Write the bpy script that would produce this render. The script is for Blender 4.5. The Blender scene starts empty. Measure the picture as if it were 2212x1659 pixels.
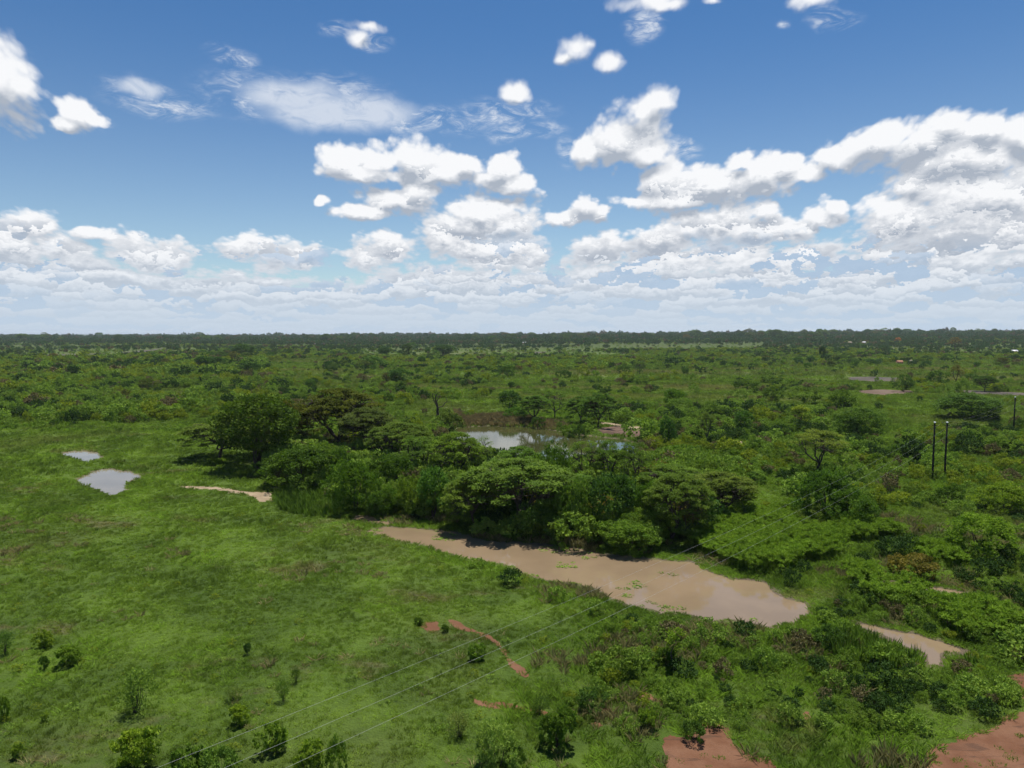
import bpy, math, random
import numpy as np
from mathutils import Vector

# ------------------------------------------------------------------ camera
sc = bpy.context.scene
CAMZ = 26.0
FPX = 1587.0                       # focal length in 2212-px photo units
HORV = 723.5
PITCH = math.atan((829.5 - HORV) / FPX)
cam_d = bpy.data.cameras.new('camera')
cam_d.sensor_fit = 'HORIZONTAL'; cam_d.sensor_width = 36.0
cam_d.lens = 36.0 * FPX / 2212.0
cam_d.clip_start = 0.5; cam_d.clip_end = 60000.0
cam = bpy.data.objects.new('camera', cam_d)
sc.collection.objects.link(cam)
cam.location = (0, 0, CAMZ)
cam.rotation_euler = (math.radians(90) - PITCH, 0, 0)
sc.camera = cam

# ------------------------------------------------------------------ view
sc.view_settings.view_transform = 'Standard'
sc.view_settings.look = 'None'
sc.view_settings.exposure = 0.62
sc.view_settings.gamma = 1.0
sc.view_settings.use_curve_mapping = False

# ------------------------------------------------------------------ sun
SUN_EL, SUN_AZ = math.radians(75), math.radians(22)      # azimuth clockwise from +Y
sd = Vector((math.sin(SUN_AZ) * math.cos(SUN_EL), math.cos(SUN_AZ) * math.cos(SUN_EL), math.sin(SUN_EL)))
sun_d = bpy.data.lights.new('sun', 'SUN'); sun_d.energy = 4.3; sun_d.angle = math.radians(0.55)
sun_d.color = (1.0, 0.955, 0.88)
sun = bpy.data.objects.new('sun', sun_d); sc.collection.objects.link(sun)
sun.rotation_euler = (-sd).to_track_quat('-Z', 'Y').to_euler()
sun.location = sd * 300

# ------------------------------------------------------------------ node helper
class NT:
    """tiny expression builder over a node tree"""
    def __init__(s, tree): s.t = tree; s.n = tree.nodes; s.l = tree.links
    def put(s, sock, v):
        if isinstance(v, bpy.types.NodeSocket): s.l.new(v, sock)
        elif v is not None: sock.default_value = v
    def m(s, op, a, b=None, c=None, clamp=False):
        n = s.n.new('ShaderNodeMath'); n.operation = op; n.use_clamp = clamp
        s.put(n.inputs[0], a)
        if b is not None: s.put(n.inputs[1], b)
        if c is not None: s.put(n.inputs[2], c)
        return n.outputs[0]
    def v(s, op, a, b=None, c=None):
        n = s.n.new('ShaderNodeVectorMath'); n.operation = op
        s.put(n.inputs[0], a)
        if b is not None:
            if op == 'SCALE': s.put(n.inputs['Scale'], b)
            else: s.put(n.inputs[1], b)
        if c is not None: s.put(n.inputs[2], c)
        return n.outputs['Value'] if op in ('LENGTH', 'DOT_PRODUCT', 'DISTANCE') else n.outputs[0]
    def noise(s, vec, scale, detail=4, rough=0.5, dist=0.0, out=0, dim='3D', lac=2.0):
        n = s.n.new('ShaderNodeTexNoise'); n.noise_dimensions = dim
        s.put(n.inputs['Vector'], vec); s.put(n.inputs['Scale'], scale)
        n.inputs['Detail'].default_value = detail; n.inputs['Roughness'].default_value = rough
        n.inputs['Distortion'].default_value = dist; n.inputs['Lacunarity'].default_value = lac
        return n.outputs[out]
    def voro(s, vec, scale, detail=0, rough=0.5, feat='F1', smooth=0.5):
        n = s.n.new('ShaderNodeTexVoronoi'); n.feature = feat; n.voronoi_dimensions = '2D'
        s.put(n.inputs['Vector'], vec); s.put(n.inputs['Scale'], scale)
        n.inputs['Detail'].default_value = detail; n.inputs['Roughness'].default_value = rough
        if feat == 'SMOOTH_F1': n.inputs['Smoothness'].default_value = smooth
        return n.outputs['Distance']
    def ss(s, x, a, b, lo=0.0, hi=1.0, kind='SMOOTHSTEP'):
        n = s.n.new('ShaderNodeMapRange'); n.interpolation_type = kind
        s.put(n.inputs[0], x); s.put(n.inputs[1], a); s.put(n.inputs[2], b); s.put(n.inputs[3], lo); s.put(n.inputs[4], hi)
        return n.outputs[0]
    def mix(s, f, a, b, mode='MIX'):
        n = s.n.new('ShaderNodeMix'); n.data_type = 'RGBA'; n.blend_type = mode
        s.put(n.inputs[0], f); s.put(n.inputs[6], col(a)); s.put(n.inputs[7], col(b))
        return n.outputs[2]
    def comb(s, x, y, z):
        n = s.n.new('ShaderNodeCombineXYZ'); s.put(n.inputs[0], x); s.put(n.inputs[1], y); s.put(n.inputs[2], z)
        return n.outputs[0]
    def sep(s, v):
        n = s.n.new('ShaderNodeSeparateXYZ'); s.put(n.inputs[0], v); return n.outputs
def col(c):
    if isinstance(c, (tuple, list)) and len(c) == 3: return (c[0], c[1], c[2], 1.0)
    return c

# ------------------------------------------------------------------ world: sky + clouds
def px_azel(u, v):
    a, b = (u - 1106) / FPX, (829.5 - v) / FPX
    y = math.cos(PITCH) + b * math.sin(PITCH); z = -math.sin(PITCH) + b * math.cos(PITCH)
    return math.atan2(a, y), math.atan2(z, math.hypot(a, y))

# cumulus lobes: centre u, v, half width, half height (photo units), turned into directions
CUM = [(12,180,88,88),(62,196,42,46),(178,250,42,36),(150,270,32,14),(205,268,28,16),
 (1238,98,44,30),(1205,122,22,16),(1262,92,30,16),(1318,132,36,22),(1400,2,78,24),(1440,8,50,16),(1755,4,52,24),
 (1118,190,32,24),(1550,2,24,10),(795,62,36,14),(768,90,22,22),
 (1385,250,66,56),(1410,225,44,34),(1350,300,92,52),(1262,322,44,26),(1400,330,55,30),
 (738,348,44,38),(800,372,112,26),(820,340,60,38),(900,342,66,46),(960,370,72,38),(1005,352,42,24),
 (870,432,84,34),(800,462,74,20),(905,415,52,28),(700,434,24,13),
 (1082,362,42,36),(1100,402,58,24),(1062,385,34,20),
 (1040,462,92,40),(1000,490,92,40),(1100,490,46,26),
 (1262,448,36,32),(1290,462,30,22),(1205,470,42,18),
 (1440,392,56,48),(1540,398,150,52),(1480,432,130,30),(1660,380,76,50),(1600,352,40,24),(1700,352,38,28),(1755,372,44,20),(1385,436,44,14),
 (1560,485,110,46),(1660,462,40,26),(1640,505,130,40),(1500,505,60,26),
 (1820,332,66,30),(1900,302,92,40),(1990,305,140,56),(2060,262,62,32),(2130,282,90,34),(2200,290,70,50),
 (2090,350,150,60),(2010,362,66,30),(1925,445,66,30),(1985,400,60,44),(2120,430,190,90),(2200,500,160,90),(1950,480,110,50),(2060,520,200,62),
 (1812,440,30,22),(1770,468,50,22),(1715,492,60,24),
 (845,540,72,36),(800,560,60,26),(1080,545,112,46),(1010,540,60,30),(955,520,60,36),
 (64,482,74,34),(20,520,110,50),(110,540,110,40),(205,505,44,14),(325,548,100,42),(380,560,60,28),(530,532,60,26),(610,555,80,34),(640,545,40,20),
 (1300,545,80,34),(1420,528,80,34),(1760,540,70,30)]
THIN = [(640,215,250,66),(300,190,92,40),(360,225,140,36),(1090,240,120,40),(900,262,170,34),(500,125,80,28),
 (200,275,60,22),(1390,55,52,42),(1800,45,62,36),(1210,325,26,34),(730,70,34,24),(1460,320,60,26),(1700,60,20,14),(1130,285,90,24),(800,95,60,30)]
SOFT = [(700,250,150,44),(790,240,120,40),(300,180,60,24),(640,210,130,44)]
BANK = [(-700,500),(-300,500),(0,505),(130,508),(230,540),(420,568),(560,575),(700,592),(770,592),(830,572),(930,560),(1100,565),
 (1220,556),(1330,535),(1450,520),(1600,512),(1700,528),(1850,515),(1950,500),(2212,470),(2500,420),(3000,480)]

def build_world():
    w = bpy.data.worlds.new('World'); sc.world = w; w.use_nodes = True
    t = w.node_tree; t.nodes.clear()
    # --- cloud field as a node group of (azimuth, elevation) and the warp of its outlines
    g = bpy.data.node_groups.new('cloud_field', 'ShaderNodeTree')
    g.interface.new_socket('P', in_out='INPUT', socket_type='NodeSocketVector')
    g.interface.new_socket('W', in_out='INPUT', socket_type='NodeSocketVector')
    g.interface.new_socket('F', in_out='OUTPUT', socket_type='NodeSocketFloat')
    g.interface.new_socket('L', in_out='OUTPUT', socket_type='NodeSocketFloat')
    k = NT(g)
    gi = g.nodes.new('NodeGroupInput'); go = g.nodes.new('NodeGroupOutput')
    P = gi.outputs[0]
    Pw = k.v('ADD', P, gi.outputs[1])
    F = None
    GROW = 1.30
    for (u, v, ru, rv) in CUM:
        a, e = px_azel(u, v)
        a2, _ = px_azel(u + ru, v); a1, _ = px_azel(u - ru, v)
        _, e2 = px_azel(u, v - rv); _, e1 = px_azel(u, v + rv)
        sx, sy = 2 / (a2 - a1) / GROW, 2 / (e2 - e1) / GROW
        d = k.v('LENGTH', k.v('MULTIPLY_ADD', Pw, (sx, sy, 0), (-a * sx, -e * sy, 0)))
        F = d if F is None else k.m('SMOOTH_MIN', F, d, 0.22)
    F = k.m('MULTIPLY', k.m('SUBTRACT', 1.04, F), 1.25)      # >0 inside lobes
    sp = k.sep(Pw)
    fc = g.nodes.new('ShaderNodeFloatCurve'); cur = fc.mapping.curves[0]
    A0, A1 = -1.0, 1.0
    pts = []
    for (u, v) in BANK:
        a, e = px_azel(u, v); pts.append(((a - A0) / (A1 - A0), e / 0.4))
    while len(cur.points) < len(pts): cur.points.new(0.5, 0.5)
    for p, q in zip(cur.points, pts): p.location = q
    fc.mapping.update()
    k.put(fc.inputs['Value'], k.ss(sp[0], A0, A1, 0, 1, 'LINEAR'))
    top = k.m('MULTIPLY', fc.outputs[0], 0.4)
    bk = k.m('MULTIPLY', k.m('SUBTRACT', k.m('ADD', top, 0.006), sp[1]), 26.0)
    F = k.m('SMOOTH_MAX', F, k.m('MINIMUM', bk, k.ss(sp[1], 0.01, 0.11, 1.3, 0.72)), 0.2)
    k.put(go.inputs[1], F)
    # cauliflower detail, finer and flatter towards the horizon
    q = k.sep(P)
    el = k.m('MAXIMUM', q[1], 0.0)
    lg = k.m('LOGARITHM', k.m('ADD', el, 0.045), 2.718)
    sq = k.comb(k.m('DIVIDE', q[0], k.m('ADD', k.m('MULTIPLY', el, 0.9), 0.62)), k.m('MULTIPLY', lg, 0.40), 0.0)
    sq = k.v('MULTIPLY_ADD', gi.outputs[1], (0.6, 0.6, 0.0), sq)
    v1 = k.voro(sq, 24.0, 2, 0.6, 'F1')
    n1 = k.noise(sq, 13.0, 7, 0.60, dim='2D')
    det = k.m('ADD', k.m('MULTIPLY', k.m('SUBTRACT', 0.45, v1), 1.15), k.m('MULTIPLY', k.m('SUBTRACT', n1, 0.5), 2.1))
    F = k.m('MULTIPLY_ADD', det, 0.46, F)
    k.put(go.inputs[0], F)
    # --- the sky itself
    k = NT(t)
    tc = t.nodes.new('ShaderNodeTexCoord')
    D = k.v('NORMALIZE', tc.outputs['Generated'])
    s = k.sep(D)
    az = k.m('ARCTAN2', s[0], k.m('ABSOLUTE', s[1]))
    el = k.m('ARCSINE', s[2])
    P = k.comb(az, el, 0.0)
    wv = k.v('SUBTRACT', k.noise(P, 9.0, 5, 0.55, out='Color', dim='2D'), (0.5, 0.5, 0.5))
    W = k.v('MULTIPLY', wv, (0.045, 0.034, 0.0))
    def fld(vec):
        n = t.nodes.new('ShaderNodeGroup'); n.node_tree = g; k.put(n.inputs[0], vec); k.put(n.inputs[1], W); return n.outputs
    f0, L0 = fld(P)
    up = k.ss(el, 0.0, 0.22, 0.003, 0.020, 'LINEAR')
    f1, L1 = fld(k.v('ADD', P, k.comb(0.003, up, 0.0)))
    # every heap in the crowd has a bright top, a grey flat base and pale gaps beside it
    elm = k.m('MAXIMUM', el, 0.0)
    wf = k.v('SUBTRACT', k.noise(k.v('MULTIPLY', P, (1, 1.8, 1)), 42.0, 4, 0.62, out='Color', dim='2D'), (0.5, 0.5, 0.5))
    def heaps(sx_, off, sc_, warp, wfine):
        lg = k.m('MULTIPLY', k.m('LOGARITHM', k.m('ADD', elm, off), 2.718), 0.40)
        hv = k.v('MULTIPLY_ADD', wv, (warp, warp * 0.5, 0.0), k.comb(k.m('MULTIPLY', az, sx_), lg, 0.0))
        hv = k.v('MULTIPLY_ADD', wf, (wfine, wfine, 0.0), hv)
        n = t.nodes.new('ShaderNodeTexVoronoi'); n.voronoi_dimensions = '2D'; n.feature = 'F1'
        k.put(n.inputs['Vector'], hv); n.inputs['Scale'].default_value = sc_; n.inputs['Randomness'].default_value = 1.0
        d = k.sep(k.v('SUBTRACT', hv, n.outputs['Position']))
        return k.m('MULTIPLY', d[1], sc_), k.sep(n.outputs['Color'])[0]
    h1, r1 = heaps(0.80, 0.06, 15.0, 0.22, 0.11)
    h2, r2 = heaps(1.35, 0.035, 19.0, 0.15, 0.09)
    w2 = k.ss(el, 0.115, 0.045, 0.18, 0.9)
    hh = k.m('ADD', k.m('MULTIPLY', h1, k.m('SUBTRACT', 1.0, w2)), k.m('MULTIPLY', h2, w2))
    rr = k.m('ADD', k.m('MULTIPLY', r1, k.m('SUBTRACT', 1.0, w2)), k.m('MULTIPLY', r2, w2))
    heap = k.m('SUBTRACT', k.ss(hh, -0.40, 0.28), 0.5)
    heap = k.m('ADD', heap, k.m('MULTIPLY', k.m('SUBTRACT', rr, 0.45), 0.30))
    heap = k.m('MULTIPLY', heap, k.ss(f0, 0.25, 0.7))
    gap = k.m('MULTIPLY', k.ss(rr, 0.40, 0.22), k.ss(el, 0.15, 0.09))
    alpha = k.ss(f0, -0.08, k.ss(el, 0.22, 0.38, 0.40, 1.0))
    thick = k.ss(f0, 0.1, 1.2)
    lit = k.m('MULTIPLY', k.m('SUBTRACT', f0, f1), k.ss(el, 0.03, 0.17, 0.08, 0.40))
    lit = k.m('ADD', lit, k.m('MULTIPLY', k.m('SUBTRACT', L0, L1), k.ss(el, 0.08, 0.2, 0.0, 1.1)))
    lit = k.m('ADD', lit, 0.52)
    lit = k.m('MULTIPLY_ADD', heap, k.m('MULTIPLY', k.ss(el, 0.30, 0.12, 0.2, 0.75), k.ss(el, 0.01, 0.07, 0.25, 1.0)), lit)
    lit = k.m('SUBTRACT', lit, k.m('MULTIPLY', thick, 0.12), clamp=True)
    c = k.mix(k.ss(lit, 0.0, 1.0, kind='LINEAR'), (0.40, 0.45, 0.53), (0.92, 0.93, 0.95))
    c = k.mix(k.m('MULTIPLY', gap, 0.9), c, (0.36, 0.50, 0.68))
    far = k.ss(el, -0.01, 0.125)                      # the bank pales to grey blue at the horizon
    c = k.mix(k.m('MULTIPLY', k.m('SUBTRACT', 1.0, far), 0.88), c, (0.545, 0.65, 0.765))
    # thin streaky cloud
    tn = k.noise(k.v('MULTIPLY', P, (1.0, 2.4, 1.0)), 26.0, 6, 0.66, 0.6, dim='2D')
    tr = k.noise(k.v('MULTIPLY', P, (1.0, 3.2, 1.0)), 75.0, 2, 0.6, 0.4, dim='2D')
    Pt = k.v('MULTIPLY_ADD', wv, (0.05, 0.035, 0.0), P)
    def lobes(L):
        F = None
        for (u, v, ru, rv) in L:
            a, e = px_azel(u, v)
            a2, _ = px_azel(u + ru, v); a1, _ = px_azel(u - ru, v)
            _, e2 = px_azel(u, v - rv); _, e1 = px_azel(u, v + rv)
            sx, sy = 2 / (a2 - a1), 2 / (e2 - e1)
            d = k.v('LENGTH', k.v('MULTIPLY_ADD', Pt, (sx, sy, 0), (-a * sx, -e * sy, 0)))
            F = d if F is None else k.m('SMOOTH_MIN', F, d, 0.2)
        return F
    th = k.ss(lobes(THIN), 1.1, 0.2)
    ta = k.m('MULTIPLY', th, k.m('MULTIPLY', k.ss(tn, 0.36, 0.72), k.ss(tr, 0.28, 0.62, 0.45, 1.0)))
    so = k.m('MULTIPLY', k.ss(lobes(SOFT), 1.15, 0.35), k.ss(tn, 0.22, 0.55, 0.5, 0.88))
    ta = k.m('MAXIMUM', ta, so)
    # clear sky
    sky = t.nodes.new('ShaderNodeTexSky'); sky.sky_type = 'NISHITA'; sky.sun_disc = False
    sky.sun_elevation = SUN_EL; sky.sun_rotation = SUN_AZ
    sky.altitude = 1100; sky.air_density = 1.0; sky.dust_density = 0.4; sky.ozone_density = 2.2
    STR = 0.10
    skyc = k.mix(1.0, sky.outputs[0], k.mix(k.ss(el, 0.08, 0.42), (1.02, 1.06, 1.03), (0.47, 0.76, 0.97)), 'MULTIPLY')
    inv = 1.0 / STR
    c_thin = k.v('SCALE', (0.66, 0.72, 0.82), inv)
    c_cum = k.v('SCALE', c, inv)
    full = k.mix(ta, skyc, c_thin)
    full = k.mix(alpha, full, c_cum)
    bg = t.nodes.new('ShaderNodeBackground'); bg.inputs['Strength'].default_value = STR * 0.67
    k.put(bg.inputs['Color'], full)
    out = t.nodes.new('ShaderNodeOutputWorld'); t.links.new(bg.outputs[0], out.inputs['Surface'])
    w.cycles.sampling_method = 'MANUAL'; w.cycles.sample_map_resolution = 512
build_world()

# ------------------------------------------------------------------ numeric helpers
rng = np.random.default_rng(7)
def vnoise(x, y, seed=0):
    """smooth value noise in numpy, about -1..1"""
    xi = np.floor(x).astype(np.int64); yi = np.floor(y).astype(np.int64)
    fx = x - xi; fy = y - yi
    fx = fx * fx * (3 - 2 * fx); fy = fy * fy * (3 - 2 * fy)
    def h(a, b):
        n = (a * 374761393 + b * 668265263 + seed * 982451653) & 0xFFFFFFFF
        n = ((n ^ (n >> 13)) * 1274126177) & 0xFFFFFFFF
        return ((n ^ (n >> 16)) & 0xFFFF) / 32767.5 - 1.0
    return (h(xi, yi) * (1 - fx) + h(xi + 1, yi) * fx) * (1 - fy) + (h(xi, yi + 1) * (1 - fx) + h(xi + 1, yi + 1) * fx) * fy
def fbm(x, y, sc_, oct=3, seed=0):
    r = 0; a = 1.0; t = 0
    for i in range(oct):
        r = r + a * vnoise(x / sc_, y / sc_, seed + i * 17); t += a; a *= 0.5; sc_ *= 0.5
    return r / t
def sstep(x, a, b):
    t = np.clip((x - a) / (b - a), 0, 1); return t * t * (3 - 2 * t)
def ray(u, v):
    a, b = (u - 1106) / FPX, (829.5 - v) / FPX
    return a, math.cos(PITCH) + b * math.sin(PITCH), -math.sin(PITCH) + b * math.cos(PITCH)
def flat(u, v, z=0.0):
    dx, dy, dz = ray(u, v); t = (z - CAMZ) / dz
    return dx * t, dy * t
def sdist(poly, x, y):
    """signed distance to polygon, positive inside"""
    x = np.asarray(x, float); y = np.asarray(y, float)
    d = np.full(x.shape, 1e18); ins = np.zeros(x.shape, bool)
    n = len(poly)
    for i in range(n):
        x1, y1 = poly[i]; x2, y2 = poly[(i + 1) % n]
        ex, ey = x2 - x1, y2 - y1
        t = np.clip(((x - x1) * ex + (y - y1) * ey) / (ex * ex + ey * ey + 1e-12), 0, 1)
        d = np.minimum(d, (x - x1 - t * ex) ** 2 + (y - y1 - t * ey) ** 2)
        c = ((y1 > y) != (y2 > y)) & (x < (x2 - x1) * (y - y1) / ((y2 - y1) + 1e-12) + x1)
        ins ^= c
    d = np.sqrt(d)
    return np.where(ins, d, -d)
def poly_px(pts, z=0.0): return [flat(u, v, z) for u, v in pts]
def c5(pts): return [(737.3 + x / 3.0, 1106 + y / 3.0) for x, y in pts]
def c6(pts): return [(1474.7 + x / 3.0, 1106 + y / 3.0) for x, y in pts]
def c1(pts): return [(x / 3.0, 691.3 + y / 3.0) for x, y in pts]
def c4(pts): return [(x / 3.0, 1106 + y / 3.0) for x, y in pts]
def cr(pts): return [(1474.7 + x / 3.0, 691.3 + y / 3.0) for x, y in pts]

# ------------------------------------------------------------------ outlines of water and bare earth (traced on the ground plane)
MUD = c5([(160,125),(290,95),(420,100),(550,110),(680,122),(800,150),(960,195),(1150,200),(1300,210),(1500,230),(1700,270),(1850,290),(2050,310)]) + \
      c6([(0,320),(60,320),(150,370),(220,400),(320,430),(440,440),(540,460),(600,530),(700,570),(800,585),(840,630),(835,655),(740,670),(745,710),(700,725),(620,740),(560,745),(430,715),(330,690),(180,700),(60,665),(0,655)]) + \
      c5([(2100,665),(2040,655),(2010,630),(1880,610),(1760,555),(1700,520),(1640,490),(1560,475),(1460,455),(1300,430),(1180,400),(1110,350),(1020,330),(870,315),(760,280),(640,250),(520,205),(400,190),(320,165),(250,150)])
TAIL = c5([(60,36),(130,22),(200,25),(250,58),(370,72),(300,80),(200,68),(110,52)])
RES = [(985,924),(1060,920),(1130,922),(1180,927),(1230,937),(1300,945),(1350,950),(1385,962),(1380,985),(1310,1000),(1210,1010),(1100,1008),(1050,1005),(1015,985),(980,950)]
PUD1 = c1([(400,865),(450,850),(540,846),(600,853),(655,868),(660,895),(610,905),(575,922),(540,912),(470,897)])
PUD2 = c1([(500,1035),(560,1008),(640,970),(690,962),(760,973),(860,983),(915,1005),(900,1025),(850,1030),(825,1060),(820,1085),(850,1105),(790,1110),(740,1132),(690,1125),(640,1100),(570,1080),(520,1060)])
CH1 = c6([(1130,722),(1180,722),(1300,748),(1480,788),(1640,838),(1870,898),(1830,912),(1680,905),(1672,995),(1615,990),(1570,905),(1380,842),(1280,788),(1180,760)])
CH2 = c6([(1265,452),(1400,446),(1560,468),(1700,498),(1900,538),(1760,534),(1690,530),(1560,508),(1480,487),(1350,487)])
WATER = {k: poly_px(p) for k, p in dict(mud=MUD, tail=TAIL, res=RES, pud1=PUD1, pud2=PUD2, ch1=CH1, ch2=CH2).items()}

TRACK = c1([(1160,1083),(1300,1083),(1400,1089),(1560,1112),(1650,1122),(1775,1118),(1750,1180),(1680,1186),(1630,1150),(1530,1128),(1400,1106),(1200,1100)])
BANKP = [(1288,936),(1300,926),(1330,922),(1370,928),(1408,939),(1400,947),(1375,952),(1340,946),(1300,943)]
BANKP2 = [(1288,913),(1330,917),(1385,925),(1440,937),(1480,942),(1478,946),(1430,941),(1380,931),(1330,922),(1292,918)]
BANKP3 = [(1085,896),(1115,895),(1140,897),(1142,900),(1115,900),(1090,900)]
BANKP4 = [(1585,956),(1610,959),(1642,966),(1640,970),(1606,964),(1585,960)]
PATH1 = c5([(700,720),(760,735),(830,770),(930,800),(1020,850),(1090,930),(1110,980),(1160,1010),(1200,1080),(1150,1070),(1090,1000),(1040,950),(980,880),(900,815),(800,790),(740,770)])
PATH2 = c5([(540,730),(620,725),(650,760),(625,790),(560,795),(528,765)])
PATH3 = c5([(850,1225),(930,1255),(1110,1265),(1220,1290),(1350,1315),(1300,1335),(1180,1310),(1080,1290),(960,1285),(880,1260)])
PATH4 = c5([(1640,1300),(1720,1295),(1770,1330),(1700,1340)])
PATH5 = c5([(1960,1200),(2080,1250),(2060,1280),(1940,1225)])
PATH6 = c5([(1620,1390),(1680,1380),(1710,1420),(1650,1430)])
PATCH = c5([(2060,1490),(2140,1470),(2212,1500)]) + c6([(60,1480),(170,1410),(240,1405),(290,1430),(330,1520),(390,1590),(430,1640),(560,1640),(600,1690),(500,1790),(100,1850)]) + c5([(2100,1840),(2110,1640),(2060,1560)])
PATCH2 = c6([(765,1315),(825,1310),(830,1370),(790,1385)])
ROAD = c6([(2500,1000),(2212,1060),(2110,1095),(2190,1160),(2175,1330),(2020,1400),(1850,1475),(1700,1530),(1560,1590),(1600,1640),(1500,1760),(2000,2000),(2900,1900)])
PATCH3 = c5([(1480,1480),(1560,1490),(1600,1560),(1560,1640),(1640,1700),(1500,1720),(1440,1600)])
FIELD1 = cr([(1140,460),(1300,455),(1480,462),(1500,475),(1440,488),(1300,490),(1160,482)])
FIELD2 = cr([(1740,462),(1900,462),(2050,470),(2212,478),(2500,485),(2500,505),(2212,500),(2050,495),(1860,485),(1760,478)])
FIELD3 = cr([(1060,372),(1240,370),(1400,378),(1390,405),(1200,402),(1080,395)])
FIELD4 = c1([(120,240),(400,232),(700,228),(1060,195),(1060,212),(700,246),(300,258),(110,255)])
FIELD5 = [(1140,764),(1180,763),(1178,767),(1142,767)]
SOIL = {k: poly_px(p) for k, p in dict(track=TRACK, bank=BANKP, b2=BANKP2, b3=BANKP3, b4=BANKP4, p1=PATH1, p2=PATH2, p3=PATH3, p4=PATH4, p5=PATH5, p6=PATH6,
        patch=PATCH, patch2=PATCH2, patch3=PATCH3, road=ROAD, f1=FIELD1, f2=FIELD2, f3=FIELD3, f4=FIELD4, f5=FIELD5).items()}
WB = {}
def near_box(poly, x, y, m):
    px = [p[0] for p in poly]; py = [p[1] for p in poly]
    return (x > min(px) - m) & (x < max(px) + m) & (y > min(py) - m) & (y < max(py) + m)
def water_d(x, y, names=None, m=14.0):
    """signed distance to the nearest water outline with a ragged shoreline (inside > 0)"""
    d = np.full(x.shape, -m)
    for k, p in WATER.items():
        if names and k not in names: continue
        s = near_box(p, x, y, m)
        if s.any(): d[s] = np.maximum(d[s], sdist(p, x[s], y[s]))
    return d + 0.45 * fbm(x, y, 2.2, 3, 5)
def height(x, y):
    x = np.atleast_1d(np.asarray(x, float)); y = np.atleast_1d(np.asarray(y, float))
    r = np.hypot(x, y)
    base = 0.22 + 0.16 * fbm(x, y, 9.0, 2, 1) + 0.35 * (fbm(x, y, 60.0, 2, 2) + 0.3) * sstep(r, 40, 160)
    side = sstep(x / np.maximum(y, 1.0), -0.75, 0.75)
    far = sstep(r, 500, 3300) * (8.0 + 20.0 * side) * (y > 0)
    base = base + far + 1.6 * fbm(x, y, 420.0, 2, 9) * sstep(r, 350, 1500)
    # earth dam round the reservoir
    near = (r > 90) & (r < 260)
    if near.any():
        d = sdist(WATER['res'], x[near], y[near])
        band = sstep(d, -9, -3.0) * (1 - sstep(d, -1.0, 0.0))
        base[near] += 0.9 * band * sstep(x[near], -30, 10)
    w = water_d(x, y)
    base = base * sstep(-w, 0.0, 5.0) * 0.9 + base * 0.1 * sstep(-w, -0.2, 0.4) - 0.6 * sstep(w, -0.1, 1.6)
    return base
def h1(x, y): return float(height(np.array([x]), np.array([y]))[0])
def at(u, v):
    """ground point seen at photo position (u, v)"""
    dx, dy, dz = ray(u, v)
    if dz > -0.0015: dz = -0.0015
    t = -CAMZ / dz
    if t * dy < 400:
        for _ in range(6): t = (h1(dx * t, dy * t) - CAMZ) / dz
    else:
        ts = np.linspace(300, 6000, 1200)
        hh = height(dx * ts, dy * ts); below = CAMZ + dz * ts < hh
        t = ts[np.argmax(below)] if below.any() else 6000.0
    return dx * t, dy * t, h1(dx * t, dy * t)
def mpp(y): return y / FPX            # metres per photo pixel at depth y

# ------------------------------------------------------------------ object helpers
C = sc.collection
def tag(o, label=None, cat=None, group=None, kind=None):
    if label: o['label'] = label
    if cat: o['category'] = cat
    if group: o['group'] = group
    if kind: o['kind'] = kind
    return o
def mesh_np(name, V, F, mats=(), midx=None, smooth=False, attrs=None):
    """V (n,3); F (m,k) faces of one size, or a list of such arrays"""
    me = bpy.data.meshes.new(name)
    Fs = F if isinstance(F, list) else [F]
    Fs = [np.asarray(f, np.int32) for f in Fs if len(f)]
    V = np.asarray(V, np.float32)
    me.vertices.add(len(V)); me.vertices.foreach_set('co', V.ravel())
    nl = sum(f.size for f in Fs); nf = sum(len(f) for f in Fs)
    me.loops.add(nl); me.polygons.add(nf)
    me.loops.foreach_set('vertex_index', np.concatenate([f.ravel() for f in Fs]))
    tot = np.concatenate([np.full(len(f), f.shape[1], np.int32) for f in Fs])
    st = np.concatenate([[0], np.cumsum(tot)[:-1]]).astype(np.int32)
    me.polygons.foreach_set('loop_start', st)
    me.polygons.foreach_set('loop_total', tot)
    if smooth: me.polygons.foreach_set('use_smooth', np.ones(nf, bool))
    for m in mats: me.materials.append(m)
    if midx is not None: me.polygons.foreach_set('material_index', np.asarray(midx, np.int32))
    if attrs:
        for k, (dom, arr) in attrs.items():
            a = me.attributes.new(k, 'FLOAT', dom); a.data.foreach_set('value', np.asarray(arr, np.float32))
    me.update(calc_edges=True)
    return me
def link(name, data, parent=None, loc=None):
    o = bpy.data.objects.new(name, data); C.objects.link(o)
    if parent: o.parent = parent
    if loc is not None: o.location = loc
    return o
def tube(pts, rad, sides=6, V=None, F=None):
    pts = np.asarray(pts, float); n = len(pts)
    T = np.gradient(pts, axis=0); T /= np.linalg.norm(T, axis=1, keepdims=True) + 1e-9
    up = np.array([0.0, 0, 1]) if abs(T[0][2]) < 0.9 else np.array([1.0, 0, 0])
    A = np.cross(T, up); A /= np.linalg.norm(A, axis=1, keepdims=True) + 1e-9
    B = np.cross(T, A)
    ang = np.linspace(0, 2 * np.pi, sides, endpoint=False)
    R = np.asarray(rad, float).reshape(-1, 1, 1) * np.ones((n, 1, 1))
    ring = pts[:, None, :] + R * (np.cos(ang)[None, :, None] * A[:, None, :] + np.sin(ang)[None, :, None] * B[:, None, :])
    v = ring.reshape(-1, 3)
    i, j = np.meshgrid(np.arange(n - 1), np.arange(sides), indexing='ij')
    a = i * sides + j; b = i * sides + (j + 1) % sides
    f = np.stack([a, b, b + sides, a + sides], -1).reshape(-1, 4)
    cap = np.array([[0 * sides + (q) for q in (0, 1, 2, 3)]]) if False else None
    return v, f
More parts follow.
